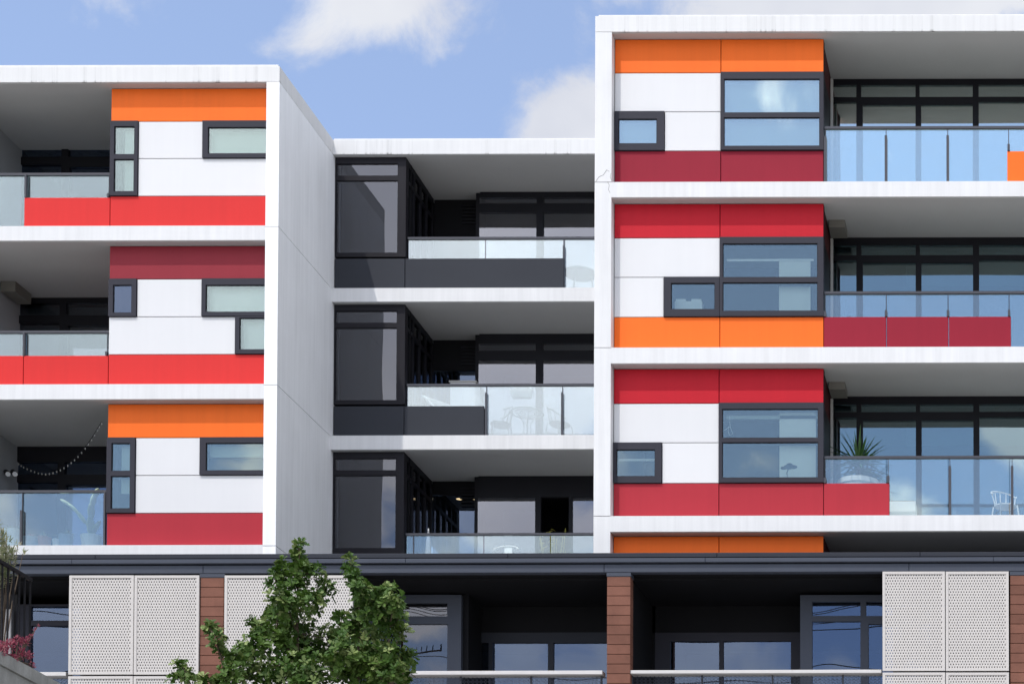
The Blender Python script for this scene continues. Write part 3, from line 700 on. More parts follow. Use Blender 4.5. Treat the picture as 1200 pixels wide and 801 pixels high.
# recessed windows of the podium flats
def podwin(px0,px1,py0,py1,Y,panes,mat='frame',gl='glass_pod',zfloor=6.0):
    x0=xat(px0,740,Y); x1=xat(px1,740,Y); z1=zat((px0+px1)/2,py0,Y)
    ps=[pane_px(a,b,c,d,Y) for (a,b,c,d) in panes]
    ps=[(p[0],p[1],zfloor+.1 if d>=800 else p[2],p[3]) for p,(a,b,c,d) in zip(ps,panes)]
    f=MB().plate(x0,x1,zfloor,z1,Y-.03,Y+.07,ps).build('window',mat,pod)
    for p in ps: Bx(p[0]+.001,p[1]-.001,Y+.01,Y+.018,p[2]+.001,p[3]-.001).build('pane',gl,f)
    return f
podwin(525,541,697,800,Yn,[],'fascia'); podwin(410,525,697,800,Yn,[(430,706.5,463.5,723.5),(467.5,706.5,525-.3,722),(430,731,463.5,801),(467.5,731,525-.3,801)],'fascia','glass_mid')
podwin(541,712,741,800,Yf,[(577.7,753,642.5,801),(649,753,712,801),(545,753,573,801)],'fascia_dark')
Bx(xat(541,740,Yf),xat(712,740,Yf),Yf-.0,Yf+.1,zat(600,741,Yf)+.002,ZS-.051).build('wall_above_window','int_black',pod)
podwin(938,1110,697,800,Yn,[(952,705,1008.5,721.5),(1015,705,1090,721.5),(952,728,1008.5,801),(1018,731,1090,801)],'fascia')
podwin(768,938,741,800,Yf,[(786,751,843,801),(848,751,927,801)],'frame')
Bx(xat(760,740,Yf),xat(938,740,Yf),Yf,Yf+.1,zat(800,741,Yf)+.002,ZS-.051).build('wall_above_window','int_black',pod)
Bx(xat(740,740,Yf),xat(768,740,Yf)-.003,Yf,Yf+.1,6,ZS-.051).build('wall_beside_window','int_black',pod)
Bx(xat(1110,740,Yn),xat(1184,740,Yn),Yn,Yn+.1,6,ZS-.051).build('wall_beside_window','int_black',pod)
Bx(xat(262,740,Yn),xat(410,740,Yn)-.003,Yn,Yn+.1,6,ZS-.051).build('wall_beside_window','int_black',pod)
Bx(xat(538,740,Yn),xat(541,740,Yn)+.1,Yn+.08,Yf,6,ZS-.051).build('return_wall','int_black',pod)
podwin(20,100,708,800,Yn,[(37,710,95,727),(37,733,95,801)],'frame')
Bx(xat(100,740,Yn)+.003,xat(234,740,Yn),Yn,Yn+.1,6,ZS-.051).build('wall_beside_window','int_black',pod)
Bx(xat(-120,740,Yn),xat(20,740,Yn)-.003,Yn,Yn+.1,6,ZS-.051).build('wall_beside_window','int_dark',pod)
Bx(PX0,PX1,YP+.31,3.1,5.8,5.99).build('balcony_floor','fascia_dark',pod)
#TAIL
# ------------------------------------------------------------------ things on the balconies
FL=[t+.001 for t in TOP]
def leaf_blade(mb, p, d, L, w, droop, tone, seg=4):
    d=Vector(d).normalized(); side=d.cross(Vector((0,0,1)))
    if side.length<1e-3: side=Vector((1,0,0))
    side.normalize(); vs=[]; p=Vector(p)
    for i in range(seg+1):
        t=i/seg; q=p+d*(L*t)+Vector((0,0,-droop*L*t*t)); ww=w*(1-t)**.6*(.55+.45*min(1,t*5)) if i<seg else 0.001
        vs+= [q-side*ww/2, q+side*ww/2]
    mb.add(vs,[(2*i,2*i+1,2*i+3,2*i+2) for i in range(seg)],tone)
def rdir(lo=.0,hi=1.0):
    a=rnd.uniform(0,2*pi); z=rnd.uniform(lo,hi); s=math.sqrt(max(0,1-z*z)); return Vector((s*cos(a),s*sin(a),z))
def plant_pot(par,c,r,h,mat,name='pot'):
    return MB().lathe(c,[(r*.78,0),(r*.9,h*.5),(r,h*.9),(r*1.04,h*.9),(r*1.04,h),(r*.9,h),(r*.88,h*.88),(.01,h*.86)],14).build(name,mat,par,smooth=False)
# yucca in a drum pot
y0=P(1006,545,-.72); y0.z=FL[3]
t=thing('yucca_plant',y0,'spiky dark green yucca rising above the glass of the lowest right balcony','potted plant')
plant_pot(t,y0,.38,.92,'pot_white')
MB().tube([y0+Vector((0,0,.8)),y0+Vector((.01,0,1.0)),y0+Vector((0,0,1.2))],.05,8,.04).build('trunk','bark',t)
mb=MB()
for i in range(110):
    d=rdir(-.35,1); leaf_blade(mb,y0+Vector((0,0,rnd.uniform(1.12,1.36))),d,rnd.uniform(.5,.78),.055,.10 if d.z>.2 else .25,rnd.random())
mb.build('leaves','yucca',t,kind=None)
# spider plant, top right balcony
def spiky(px,py,Y,zf,R,n,label,mat='yucca',cat='potted plant',hpot=.18,potm='pot_blue',w=.012):
    c=P(px,py,Y); c.z=zf
    t=thing('spiky_plant',c,label,cat); plant_pot(t,c,R*.35,hpot,potm); mb=MB()
    for i in range(n): leaf_blade(mb,c+Vector((0,0,hpot*.9)),rdir(.05,1),rnd.uniform(.6,1)*R,w,.35,rnd.random())
    mb.build('leaves',mat,t)
    return t
spiky(985,206,-.9,FL[1],.42,34,'thin-leaved dark plant in the corner of the top right balcony beside the panel edge')
c=P(1131,205,-.85); c.z=FL[1]
t=thing('star_ornament',c,'small dark star-shaped ornament standing on the top right balcony floor','ornament')
MB().box(c.x-.14,c.x+.14,c.y-.05,c.y+.05,c.z,c.z+.12).build('base','rail',t)
mb=MB()
for a in range(5):
    an=pi/2+a*2*pi/5; mb.tube([c+Vector((0,0,.26)),c+Vector((.16*cos(an),0,.26+.16*sin(an)))],.035,5,.006)
mb.ell(c+Vector((0,0,.26)),(.07,.03,.07)); mb.build('star','rail',t)
# ornate bench back behind the second right balcony
c=P(992,372,-.8); c.z=FL[2]
t=thing('garden_bench',c,'ornate iron bench whose scrolled back shows above the burgundy balcony panel','bench')
MB().box(c.x-.45,c.x+.45,c.y-.2,c.y+.2,c.z+.40,c.z+.44).build('seat','rail',t)
for sx in (-1,1):
    MB().tube([c+Vector((sx*.42,-.18,0)),c+Vector((sx*.42,-.18,.62)),c+Vector((sx*.42,.18,.62))],.02,6).build('arm','rail',t)
    MB().tube([c+Vector((sx*.42,.18,0)),c+Vector((sx*.42,.18,.42))],.02,6).build('leg','rail',t)
mb=MB()
for i in range(15):
    x=-.42+i*.06; h=.86+.09*cos(x*6)+.03*(i%2); mb.tube([c+Vector((x,.19,.44)),c+Vector((x,.2,h))],.010,5)
pts=[c+Vector((-.42+i*.042,.2,.90+.08*cos((-.42+i*.042)*7)+.025*sin(i*1.9))) for i in range(21)]
mb.tube(pts,.022,6); mb.tube([p-Vector((0,0,.16)) for p in pts],.014,6)
for i in range(6): mb.ell(c+Vector((-.35+i*.14,.2,.8)),(.05,.012,.05))
mb.build('backrest','rail',t)
# white garden chair, lowest right balcony
def arm_chair(c,rot,label,cat='chair',mat='white_metal',s=1.0,style='metal',group=None,Hs=.45):
    t=thing('garden_chair',c,label,cat,group); R=Matrix.Rotation(rot,3,'Z')
    q=lambda x,y,z: c+R@Vector((x*s,y*s,z*s))
    mb=MB(); vs=[q(.2*cos(a)*1.05,.2*sin(a),Hs) for a in [i*pi/8 for i in range(16)]]; vs2=[v-Vector((0,0,.02)) for v in vs]
    mb.add(vs+vs2,[tuple(range(16)),tuple(range(31,15,-1))]+[(i,(i+1)%16,16+(i+1)%16,16+i) for i in range(16)]); mb.build('seat',mat,t)
    for (x,y) in ((-1,-1),(1,-1),(-1,1),(1,1)): MB().tube([q(x*.17,y*.15,Hs),q(x*.22,y*.21,0)],.014,6).build('leg',mat,t)
    mb=MB(); mb.tube([q(.25*cos(a),.06+.16*sin(a),.66+.12*max(0,sin(a))) for a in [-.3+i*(pi+.6)/16 for i in range(17)]],.014,6); mb.build('arm_rail',mat,t)
    if style=='metal':
        mb=MB(); mb.add([q(-.07,.20,Hs),q(.07,.20,Hs),q(.085,.225,.79),q(-.085,.225,.79),q(-.07,.21,Hs),q(.07,.21,Hs),q(.085,.235,.79),q(-.085,.235,.79)],[(0,1,2,3),(7,6,5,4),(0,3,7,4),(1,5,6,2),(3,2,6,7)]); mb.build('backrest',mat,t)
    else:
        mb=MB()
        for i in range(7):
            a=.1+i*(pi-.2)/6; mb.tube([q(.2*cos(a),.2*sin(a)*.9,Hs),q(.25*cos(a),.06+.16*sin(a),.66+.12*sin(a))],.010,5)
        mb.build('backrest',mat,t)
    return t
c=P(1178,560,-.75); c.z=FL[3]; arm_chair(c,.5,'white openwork chair at the right end of the lowest right balcony',style='wire')
c=P(1058,560,-.7); c.z=FL[3]
t=thing('planter_box',c,'pale box planter on the lowest right balcony just past the red panel','planter')
MB().plate(c.x-.25,c.x+.25,c.z,c.z+.50,c.y-.2,c.y+.2,[]).build('box','white_metal',t); Bx(c.x-.23,c.x+.23,c.y-.18,c.y+.18,c.z+.501,c.z+.52).build('soil','bark',t)
# middle wing, second balcony: table, two wire chairs, drying rack, rail planter, white cabinet
Yt=3.42
c=P(618,500,Yt); c.z=FL[2]
t=thing('bistro_table',c,'round wire bistro table with curved legs behind the glass of the middle balcony','table')
mb=MB(); 
for rr in (.33,.24,.15): mb.tube([c+Vector((rr*cos(a),rr*sin(a),.72)) for a in [i*pi/12 for i in range(25)]],.010 if rr<.3 else .016,5)
for i in range(8): mb.tube([c+Vector((.05*cos(i*pi/4),.05*sin(i*pi/4),.72)),c+Vector((.33*cos(i*pi/4),.33*sin(i*pi/4),.72))],.007,5)
mb.build('tabletop','wire',t)
for i in range(4):
    a=i*pi/2+.4; MB().tube([c+Vector((.26*cos(a),.26*sin(a),0)),c+Vector((.07*cos(a),.07*sin(a),.3)),c+Vector((.07*cos(a),.07*sin(a),.5)),c+Vector((.2*cos(a),.2*sin(a),.71))],.012,5).build('leg','wire',t)
c=P(587,500,Yt); c.z=FL[2]; arm_chair(c,-1.2,'grey wire chair left of the round balcony table',mat='wire',style='wire',s=1.08)
c=P(656,500,Yt); c.z=FL[2]; arm_chair(c,1.2,'grey wire chair right of the round balcony table',mat='wire',style='wire',s=1.08)
c=P(612,458,YM+.40); zr=zat(590,450.0,YM+.2)
t=thing('rail_planter',(c.x,c.y,zr-.24),'pale trough planter hooked on the handrail above the round table','planter')
MB().add([(c.x-.19,c.y-.1,zr-.22),(c.x+.19,c.y-.1,zr-.22),(c.x+.19,c.y+.03,zr-.22),(c.x-.19,c.y+.03,zr-.22),(c.x-.23,c.y-.12,zr-.06),(c.x+.23,c.y-.12,zr-.06),(c.x+.23,c.y+.03,zr-.06),(c.x-.23,c.y+.03,zr-.06)],[(0,3,2,1),(0,1,5,4),(1,2,6,5),(2,3,7,6),(3,0,4,7)]) if False else None
mb=MB(); mb.add([(c.x-.19,c.y-.1,zr-.22),(c.x+.19,c.y-.1,zr-.22),(c.x+.19,c.y+.02,zr-.22),(c.x-.19,c.y+.02,zr-.22),(c.x-.23,c.y-.12,zr-.06),(c.x+.23,c.y-.12,zr-.06),(c.x+.23,c.y+.02,zr-.06),(c.x-.23,c.y+.02,zr-.06)],[(0,3,2,1),(0,1,5,4),(1,2,6,5),(2,3,7,6),(3,0,4,7),(4,5,6,7)]); mb.build('trough','ledge',t)
for sx in (-.16,.16): MB().tube([(c.x+sx,c.y+.0,zr-.1),(c.x+sx,c.y-.01,zr+.03),(c.x+sx,c.y+.12,zr+.03)],.01,5).build('hook','white_metal',t)
mb=MB()
for i in range(26): leaf_blade(mb,Vector((c.x+rnd.uniform(-.2,.2),c.y-.05,zr-.07)),rdir(.2,1),rnd.uniform(.08,.16),.02,.2,rnd.random())
mb.build('herbs','succulent',t)
c=P(533,470,3.5); c.z=FL[2]
t=thing('drying_rack',c,'white folding drying rack spread behind the glass of the middle balcony','drying rack')
mb=MB(); zz=c.z+.98
for j in range(7): 
    y=c.y-.25+j*.08
    mb.tube([(c.x-.62,y,zz+.06),(c.x+.0,y,zz-.16),(c.x+.55,y,zz+.04)],.006,4)
mb.build('wires','white_metal',t)
for sx in (-1,1):
    for sy in (-.28,.28): MB().tube([(c.x+sx*.55,c.y+sy,zz+.04),(c.x-sx*.4,c.y+sy,c.z)],.011,5).build('leg','white_metal',t)
c=P(544,460,4.1); c.z=FL[2]
t=thing('storage_cabinet',c,'white cabinet with flat top standing behind the middle balcony handrail','cabinet')
zc_=zat(544,446,4.0); MB().bbox(c.x-.27,c.x+.27,4.0,4.4,c.z,zc_-.03,.01).build('body','white_metal',t); Bx(c.x-.29,c.x+.29,3.98,4.42,zc_-.03,zc_).build('top','ledge',t)
for sx in (-1,1): Bx(c.x+sx*.13-.125,c.x+sx*.13+.125,3.985,3.999,c.z+.05,zc_-.06).build('door','white_metal',t)
# middle wing, top balcony: dark round table
c=P(680,322,3.38); c.z=FL[1]
t=thing('round_table',c,'dark round table behind the end glass of the top middle balcony','table')
zt_=zat(680,320,3.38); MB().lathe((c.x,c.y,zt_-.02),[(.02,-.02),(.33,-.02),(.35,0),(.35,.02),(.33,.03),(.02,.03)],24).build('tabletop','rail',t)
for i in range(3):
    a=i*2*pi/3+.3; MB().tube([c+Vector((.3*cos(a),.3*sin(a),0)),Vector((c.x+.22*cos(a),c.y+.22*sin(a),zt_-.03))],.014,6).build('leg','rail',t)
# middle wing, lowest balcony: white chair, yellow bamboo, bottle
c=P(592,640,3.2); c.z=zat(592,638,3.4)-.80; arm_chair(Vector((c.x,c.y,c.z)),0,'white metal chair with rounded back behind the lowest middle balcony glass',s=1.0)
c=P(651,640,3.25); c.z=FL[3]
t=thing('bamboo_plant',c,'feathery yellow-green bamboo poking above the lowest middle balcony handrail','potted plant')
plant_pot(t,c,.2,.35,'pot_blue'); ml=MB(); ms=MB()
for i in range(15):
    x=rnd.uniform(-.42,.28); h=rnd.uniform(.8,1.32)*(1 if x>-.2 else .95); top=c+Vector((x*1.1,rnd.uniform(-.12,.12),h)); ms.tube([c+Vector((x*.3,0,.3)),c+Vector((x*.8,0,h*.6)),top],.006,4)
    for j in range(26):
        tt=rnd.uniform(.42,1); b_=c+Vector((x*1.0*tt,0,h*tt)); leaf_blade(ml,b_+rdir(-1,1)*.04,rdir(-.3,.8),rnd.uniform(.05,.11),.016,.3,rnd.random(),2)
ms.build('stems','bamboo',t); ml.build('leaves','bamboo',t)
c=P(502,640,3.3); c.z=FL[3]
t=thing('patio_umbrella',c,'closed pale umbrella leaning at the left end of the lowest middle balcony','umbrella')
MB().tube([c,c+Vector((0,0,1.35))],.015,6).build('pole','white_metal',t); MB().lathe(c+Vector((0,0,.55)),[(.02,0),(.07,.05),(.055,.5),(.015,.75)],8).build('canopy','ply',t)
# left wing, lowest balcony: cactus, pots, string lights, floodlight
c=P(107,638,.50); c.z=FL[3]
t=thing('prickly_pear_cactus',c,'tall pale prickly pear cactus in a white pot behind the lowest left balcony glass','potted plant')
plant_pot(t,c,.19,.33,'pot_white')
def pad(mb,a,b,w,th=.035):
    a=Vector(a); b=Vector(b); d=b-a; L=d.length; R=d.to_track_quat('Z','Y').to_matrix(); mb.ell((a+b)/2,(w,th,L/2*1.06),R,10,8)
mb=MB(); o_=c+Vector((0,0,.30))
for a,b,w in (((0,0,0),(-.02,0,.40),.17),((-.02,0,.36),(.0,0,.66),.13),((0,0,.60),(.05,0,.84),.09),((.04,0,.78),(.13,.0,.95),.085),((-.1,0,.26),(-.27,0,.50),.11),((-.25,0,.46),(-.44,0,.66),.10),((-.40,0,.62),(-.60,0,.74),.07),((-.05,.05,.05),(.12,.1,.35),.12)):
    pad(mb,o_+Vector(a),o_+Vector(b),w)
mb.build('pads','cactus',t,smooth=True)
specs=[(77,.42,.13,.26,'pot_blue','succulent','leafy cream-green rosette plant in a grey pot left of the cactus',.26,60),
       (52,.40,.12,.22,'pot_terra','succulent','trailing pink-grey plant in a terracotta pot beside the balcony post',.20,70),
       (38,.45,.17,.22,'pot_blue','pink','low pale pink flowering plant in a wide grey pot',.2,80),
       (66,.38,.07,.17,'pot_white','succulent','tiny plant in a small white saucer pot on the balcony edge',.06,14),
       (15,.45,.15,.38,'pot_white','olive','sprig plant in a pale tall pot at the left end of the balcony',.25,60)]
for (px,Y,r_,h_,pm,lm,lab,R_,n_) in specs:
    c=P(px,637,Y); c.z=FL[3]; t=thing('potted_plant',c,lab,'potted plant','pot plants on the lowest left balcony'); plant_pot(t,c,r_,h_+.06,pm); mb=MB()
    for i in range(n_): leaf_blade(mb,c+Vector((rnd.uniform(-.05,.05),rnd.uniform(-.05,.05),h_+.03)),rdir(0,1),rnd.uniform(.4,1)*R_,.035,.3,rnd.random(),3)
    mb.build('leaves',lm,t)
pts=[(119,494),(114,502),(107,514),(99,524),(90,534),(82,541),(73,547),(64,551),(55,553),(46,552),(37,549),(28,545),(22,541)]
P3=[P(a,b,.6+1.6*i/12) for i,(a,b) in enumerate(pts)]
t=thing('string_lights',P3[0],'string of small clear bulbs sagging across the lowest left balcony','string lights')
MB().tube(P3,.006,4).build('cable','black_metal',t)
proto=None
for i in range(26):
    u_=i/25*(len(P3)-1); a=int(min(u_,len(P3)-2)); p=P3[a].lerp(P3[a+1],u_-a)
    if proto is None: proto=MB().ell(p-Vector((0,0,.045)),(.012,.012,.022),None,7,5).build('bulb','bulb',t,smooth=True); off=WL[proto.name]-p
    else: copyto(proto,t,p+off)
c=P(9,553,1.9)
t=thing('floodlight',c,'black twin floodlight on the wall of the lowest left balcony','floodlight')
MB().tube([c+Vector((-.16,.15,.05)),c,c+Vector((.08,-.02,-.03))],.03,6).build('bracket','black_metal',t)
for dx in (-.04,.1):
    f_=MB().tube([c+Vector((dx,0,.02)),c+Vector((dx+.1,-.1,-.07))],.045,8,.06).build('lamp_head','black_metal',t); MB().tube([c+Vector((dx+.101,-.101,-.0705)),c+Vector((dx+.106,-.106,-.0745))],.05,8).build('lens','white_metal',f_)
c=P(16,408,.9); c.z=FL[2]
t=thing('folding_chair',c,'white folding chair whose thin frame shows behind the middle left balcony glass','chair')
for y in (-.2,.2):
    MB().tube([c+Vector((-.25,y,0)),c+Vector((.22,y,.82))],.012,5).build('leg','white_metal',t); MB().tube([c+Vector((.25,y,0)),c+Vector((-.2,y,.62))],.012,5).build('leg','white_metal',t)
Bx(c.x-.2,c.x+.2,c.y-.2,c.y+.2,c.z+.43,c.z+.45).build('seat','white_metal',t); Bx(c.x+.16,c.x+.2,c.y-.2,c.y+.2,c.z+.65,c.z+.8).build('backrest','white_metal',t)
# lit downlights in the lowest middle flat
g='round downlights under the lowest middle balcony ceiling'
for px,py,Y,lab in ((538,591.3,5.6,'small lit orange downlight further left in the dark lowest middle recess'),(557,598.5,5.6,'small lit orange downlight beside the door frame of the lowest middle recess')):
    c=P(px,py,Y); c.z=BOT[2]-.05
    t=thing('ceiling_light',c,lab,'ceiling light',g)
    MB().lathe(c,[(.075,-.01),(.09,0),(.09,.03),(.05,.03)],12).build('trim','rail',t); MB().lathe(c-Vector((0,0,.016)),[(.02,0),(.06,0),(.06,.01),(.02,.01)],12).build('lamp','lamp',t)

# ------------------------------------------------------------------ stair railing and plants, lower left
RX=-12.893
def rp(px,py): # point on the plane of the railing
    d=INV@Vector(((px-PPX)/FPX,-(py-PPY)/FPX,1)); t_=RX/d.x; return Vector((RX,CAMY+d.y*t_,d.z*t_))
a=rp(0,657.5); b=rp(35.5,678.5); a2=rp(0,767); b2=rp(36,786.5)
dirv=(b-a)/(b.y-a.y); top=lambda y:(a+dirv*(y-a.y)); dl=(b2-a2)/(b2.y-a2.y); low_=lambda y:(a2+dl*(y-a2.y))
ye=b.y; ys=ye-6.0
t=thing('terrace_railing',(RX,ye,low_(ye).z),'black metal picket railing on the grey concrete wall at lower left','railing')
r1=MB(); p0,p1=top(ys),top(ye+.02); r1.add([p0+Vector((-.02,0,-.02)),p0+Vector((.02,0,-.02)),p0+Vector((.02,0,.02)),p0+Vector((-.02,0,.02)),p1+Vector((-.02,0,-.02)),p1+Vector((.02,0,-.02)),p1+Vector((.02,0,.02)),p1+Vector((-.02,0,.02))],[(0,1,2,3),(7,6,5,4),(0,4,5,1),(1,5,6,2),(2,6,7,3),(3,7,4,0)]); r1.build('top_rail','black_metal',t)
p0,p1=low_(ys)+Vector((0,0,.06)),low_(ye)+Vector((0,0,.06)); MB().tube([p0,p1],.015,4).build('bottom_rail','black_metal',t)
n_=int(6.0/.128); pk=None
for i in range(n_):
    y=ye-i*.128; h=top(y).z-low_(y).z
    if pk is None: pk=Bx(RX-.009,RX+.009,y-.009,y+.009,low_(y).z-.02,top(y).z-.02).build('picket','black_metal',t); hh=low_(y).z-.02; base_z=hh
    else: copyto(pk,t,(RX,y,low_(y).z-.02))
# concrete wall below the railing, in courses
wz=low_(ye)
t=thing('terrace_wall',(RX,ye,GZ),'weathered grey concrete wall with sloping coping under the black railing','concrete wall')
def slab(x0,x1,y0,y1,zt0,zt1,th):
    mb=MB(); mb.add([(x0,y0,zt0-th),(x1,y0,zt0-th),(x1,y1,zt1-th),(x0,y1,zt1-th),(x0,y0,zt0),(x1,y0,zt0),(x1,y1,zt1),(x0,y1,zt1)],[(0,3,2,1),(4,5,6,7),(0,1,5,4),(1,2,6,5),(2,3,7,6),(3,0,4,7)]); return mb
cw=.14; yend=ye+.5
for i in range(6):
    y1=yend-i*1.6+ -.004; y0=y1-1.592
    slab(RX-.25,RX+cw,y0,y1,low_(y0).z-.02,low_(y1).z-.02,.16).build('coping_stone','stair_concrete',t)
slab(RX-.2,RX+cw-.03,yend-9.6,yend-.03,low_(yend-9.6).z-.185,low_(yend).z-.185,low_(yend).z-.185-GZ-.2).build('wall','stair_concrete',t)
slab(RX-3,RX-.26,yend-9.6,yend,low_(yend-9.6).z-.1,low_(yend).z-.25,.3).build('terrace_floor','paving',t)
# plants behind and through the railing
def shrub(c,label,cat,mats,blobs_,n,L,w,name='shrub',stems=True):
    t=thing(name,c,label,cat); ml=MB(); ms=MB()
    for (dx,dy,dz,r_) in blobs_:
        bc=c+Vector((dx,dy,dz))
        ms.tube([c+Vector((dx*.15,dy*.15,0)),c+Vector((dx*.6,dy*.6,dz*.6)),bc],.012,5,.004)
        for i in range(int(n*r_*r_*40)):
            p=bc+rdir(-1,1)*r_*rnd.random()**.4; leaf_blade(ml,p,(p-bc).normalized()*.5+Vector((rnd.uniform(-.5,.5),rnd.uniform(-.5,.5),rnd.uniform(.1,1))),rnd.uniform(.6,1.2)*L,w,.15,rnd.random()**1.2,2)
    ms.build('stems','bark',t); ml.build('leaves',mats,t); return t
c=rp(6,690)+Vector((-.25,.3,0)); c.z=low_(c.y).z-.1
h0=lambda px,py: (rp(px,py)+Vector((-.2,.25,0))-c)
bl=[]
for px,py,r_ in ((3,655,.12),(10,640,.11),(1,628,.1),(16,650,.09),(8,618,.05),(0,605,.06),(14,625,.04),(20,640,.05),(27,632,.03),(33,641,.03),(5,668,.12),(17,662,.06),(-12,640,.2),(-14,670,.2),(-10,610,.12)):
    v=h0(px,py); bl.append((v.x,v.y,v.z,r_))
shrub(c,'olive-leaved shrub with pale tips rising over the black railing','shrub','olive',bl,330,.085,.022)
c=rp(8,760)+Vector((.1,.0,0)); c.z=low_(c.y).z-.03
bl=[]
for px,py,r_ in ((3,755,.07),(12,750,.06),(20,752,.05),(15,765,.07),(25,768,.05),(6,770,.06),(27,745,.025),(31,738,.02),(35,733,.018),(23,748,.03),(28,778,.03),(31,782,.02),(-10,760,.1)):
    v=rp(px,py)+Vector((.1,0,0))-c; bl.append((v.x,v.y,v.z,r_))
shrub(c,'dusky pink flowering succulent spilling between the railing bars','flowering plant','pink',bl,800,.035,.022,'flowering_plant')

# ------------------------------------------------------------------ oak tree
TY=-9.5
def tp(px,py,dy=0): 
    return P(px,py,TY+dy)
pm=FPX/(TY-CAMY)   # pixels per metre there
vis=[(350,637,4),(351,646,6),(352,657,7),(349,668,10),(333,664,7),(326,680,12),(322,672,5),(348,686,16),(368,669,8),(379,683,6),(328,702,15),(338,712,18),(360,705,12),(322,722,20),(345,735,22),
 (372,700,8),(385,693,8),(375,712,5),(410,656,4),(412,666,6),(415,678,8),(423,693,13),(428,708,16),(446,696,10),(455,688,7),(440,715,20),(462,705,12),(452,730,22),(468,722,9),(470,742,9),(463,765,12),(478,768,8),(482,778,5),(470,790,10),
 (415,732,14),(400,722,6),(395,745,18),(430,755,26),(380,762,24),(352,760,26),(330,750,18),(312,742,14),(298,732,8),(302,755,18),(288,764,14),(275,775,10),(262,768,7),(255,755,7),(250,741,7),(246,733,5),(255,745,6),
 (272,790,16),(258,797,8),(212,778,5),(217,788,7),(208,796,7),(226,797,5),(238,800,9),(300,785,24),(335,787,28),(370,790,28),(410,785,28),(445,785,22),(470,796,10),(450,775,20),(432,778,22),(458,792,18),(405,765,24),(350,775,26)]
rt=random.Random(11)
V=[]
for (a,b,r_) in vis: V.append((tp(a,b,rt.uniform(-.6,.6)*min(1,r_/14)),r_/pm))
lowb=[(340,850,60),(290,840,45),(400,850,55),(440,840,40),(330,920,75),(400,920,70),(270,900,50),(450,900,50),(360,1000,70),(300,980,50),(420,980,55),(230,860,35),(250,930,40)]
for (a,b,r_) in lowb:
    for k_ in range(3): V.append((tp(a+rt.uniform(-20,20),b+rt.uniform(-15,15),rt.uniform(-.7,.8)),r_/pm*.7))
base=tp(352,1190); base.z=GZ+.1
tree=thing('oak_tree',base,'young green oak tree with lobed leaves in front of the perforated screens','tree')
fork=tp(352,1020); mid_=tp(352,900)
limb=MB(); limb.tube([base,base.lerp(fork,.5)+Vector((.05,0,0)),fork],.13,10,.09); trunk=limb.build('trunk','bark',tree)
br=MB()
main=[[fork,tp(350,900),tp(349,790,.1),tp(348,715),tp(351,645)],[fork,tp(395,890,.2),tp(420,790,.1),tp(420,720),tp(411,662)],[fork,tp(320,900,-.2),tp(290,820),tp(262,780),tp(250,740)],[fork,tp(410,900,-.3),tp(455,800,-.2),tp(456,700)],[fork,tp(300,930,.2),tp(250,860,.1),tp(214,780)],[fork,tp(340,900,.4),tp(325,780,.4),tp(325,685,.1)]]
for m_ in main: br.tube(m_,.055,7,.006)
nodes=[p for m_ in main for i in range(len(m_)-1) for p in (m_[i].lerp(m_[i+1],.0),m_[i].lerp(m_[i+1],.33),m_[i].lerp(m_[i+1],.66))]+[m_[-1] for m_ in main]
for (cc,rr) in V:
    nb=min(nodes,key=lambda q:(q-cc).length+ (0 if q.z<cc.z else .4)); 
    if (nb-cc).length>.05: br.tube([nb,nb.lerp(cc,.5)+Vector((0,0,-.04)),cc],.014,5,.004)
br.build('branch','bark',trunk)
lv=MB()
prof=[(0,0),(.10,.10),(.20,.30),(.12,.36),(.30,.52),(.17,.60),(.30,.78),(.12,.86),(0,1.0)]
def oak_leaf(p,d,nrm,L,tone):
    d=d.normalized(); s=d.cross(nrm)
    if s.length<1e-3: return
    s.normalize(); n=s.cross(d); vs=[]
    for (x,y) in prof: vs.append(p+d*(y*L)+s*(x*L)+n*(x*L*.35-.10*L*y*y))
    for (x,y) in prof[1:-1]: vs.append(p+d*(y*L)-s*(x*L)+n*(x*L*.35-.10*L*y*y))
    m=[p+d*(y*L)+n*(-.10*L*y*y) for y in (.3,.6)]
    k=len(vs); vs+=m
    R=list(range(9)); Lf=[0]+list(range(9,16))+[8]
    fs=[]
    for S_ in (R,Lf):
        a_=[(S_[0],S_[1],S_[2],k),(k,S_[2],S_[3],S_[4]),(k,S_[4],S_[5],k+1),(k+1,S_[5],S_[6],S_[7]),(k+1,S_[7],S_[8])]
        fs+= a_ if S_ is R else [f_[::-1] for f_ in a_]
    lv.add(vs,fs,tone)
nleaf=0
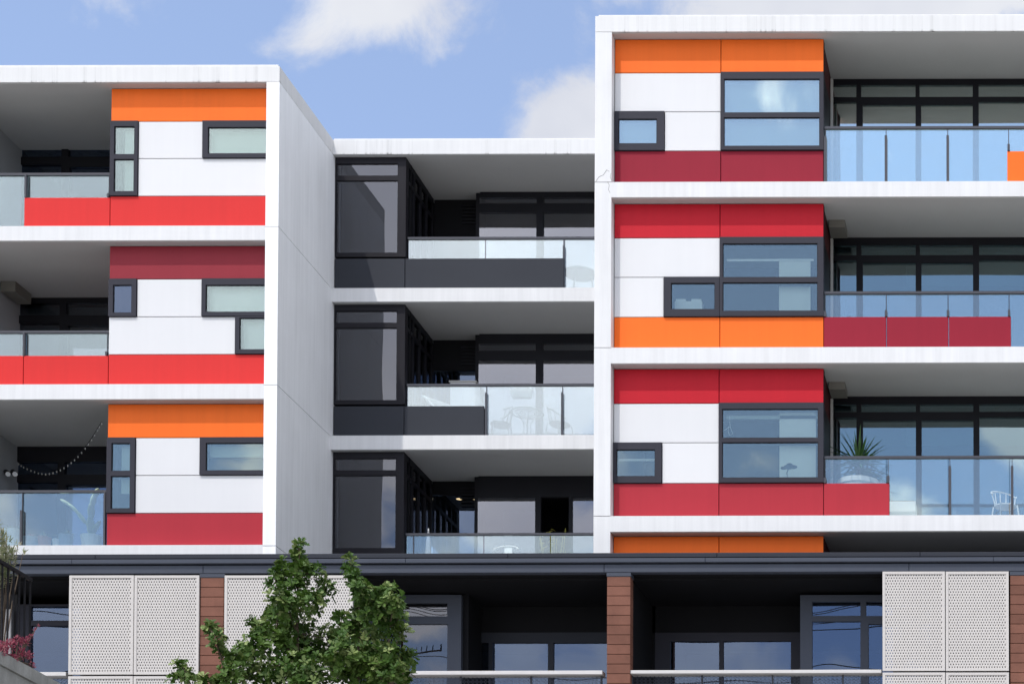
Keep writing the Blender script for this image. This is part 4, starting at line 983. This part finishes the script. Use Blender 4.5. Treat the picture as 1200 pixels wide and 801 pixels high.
for vi,(cc,rr) in enumerate(V):
    vis_=vi<len(vis); n_=int((100 if vis_ else 60)*(rr/.12)**2*(.65 if rr>.2 else 1))+14
    ctone=rt.uniform(-.18,.18)
    # leaf whorls: leaves come in rosettes of five to seven round a twig tip
    for i in range(max(2,n_//6)):
        dv=Vector((rt.gauss(0,1),rt.gauss(0,1),rt.gauss(0,1))).normalized()
        q=cc+dv*rr*(rt.uniform(.2,1.08)); ax=(dv*.8+Vector((0,-.25,.7))+Vector((rt.uniform(-.4,.4),rt.uniform(-.4,.4),0))).normalized()
        tn=min(1,max(0,rt.random()**1.5*.85+ctone))
        for j in range(rt.randint(5,7)):
            an=j*2*pi/6+rt.uniform(-.4,.4); t1=ax.orthogonal().normalized(); t2=ax.cross(t1)
            dd=(t1*cos(an)+t2*sin(an))*rt.uniform(.7,1)+ax*rt.uniform(.1,.9)
            oak_leaf(q+dd*.01,dd,ax+Vector((rt.uniform(-.3,.3),rt.uniform(-.3,.3),rt.uniform(-.3,.3))),rt.uniform(.055,.115),min(1,max(0,tn+rt.uniform(-.12,.15)))); nleaf+=1
lv.build('crown','leaf',tree)
print('leaves',nleaf)

# ------------------------------------------------------------------ utility pole and wires across the street (seen mirrored in the podium window)
def mir(px,py,Yo=-50.0,Yg=-1.3): p=P(px,py,2*Yg-Yo); return Vector((p.x,Yo,p.z))
c=mir(474,700); c.z=GZ+.12
t=thing('utility_pole',(c.x,c.y,GZ+.1),'wooden utility pole with cross-arm and sagging wires across the street','utility pole')
MB().tube([c-Vector((0,0,.1)),mir(474,660)],.14,10,.1).build('pole','bark',t)
a1,a2=mir(464,704),mir(487,712); MB().tube([a1,a2],.06,6).build('cross_arm','bark',t); a3,a4=mir(466,772),mir(530,768); MB().tube([a3,a4],.05,6).build('cross_arm','bark',t)
mb=MB()
for i in range(9):
    q=a3.lerp(a4,i/8); mb.tube([q,q+Vector((0,0,.35))],.022,5)
mb.build('insulators','black_metal',t)
mb=MB()
for (p,dz) in ((a1,0),(a2,0),(mir(476,707),0),(a3,-.15),(mir(480,716),0)):
    for sx in (-1,1):
        e=p+Vector((sx*30,rnd.uniform(-1,1),rnd.uniform(-.3,.6))); mb.tube([p.lerp(e,i/10)-Vector((0,0,1.2*4*(i/10)*(1-i/10)*.6)) for i in range(11)],.022,4)
mb.build('wires','black_metal',t)

# hairline cracks in the render of the right wing's pier
for pts in (((698,213),(702,207),(707,205),(711,199),(714,201)),((716,203),(715,207),(716.5,211)),((712,213),(714,217),(713,222),(715,226))):
    MB().tube([P(a,b,YR+.001) for a,b in pts],.0032,4).build('crack','box',right)
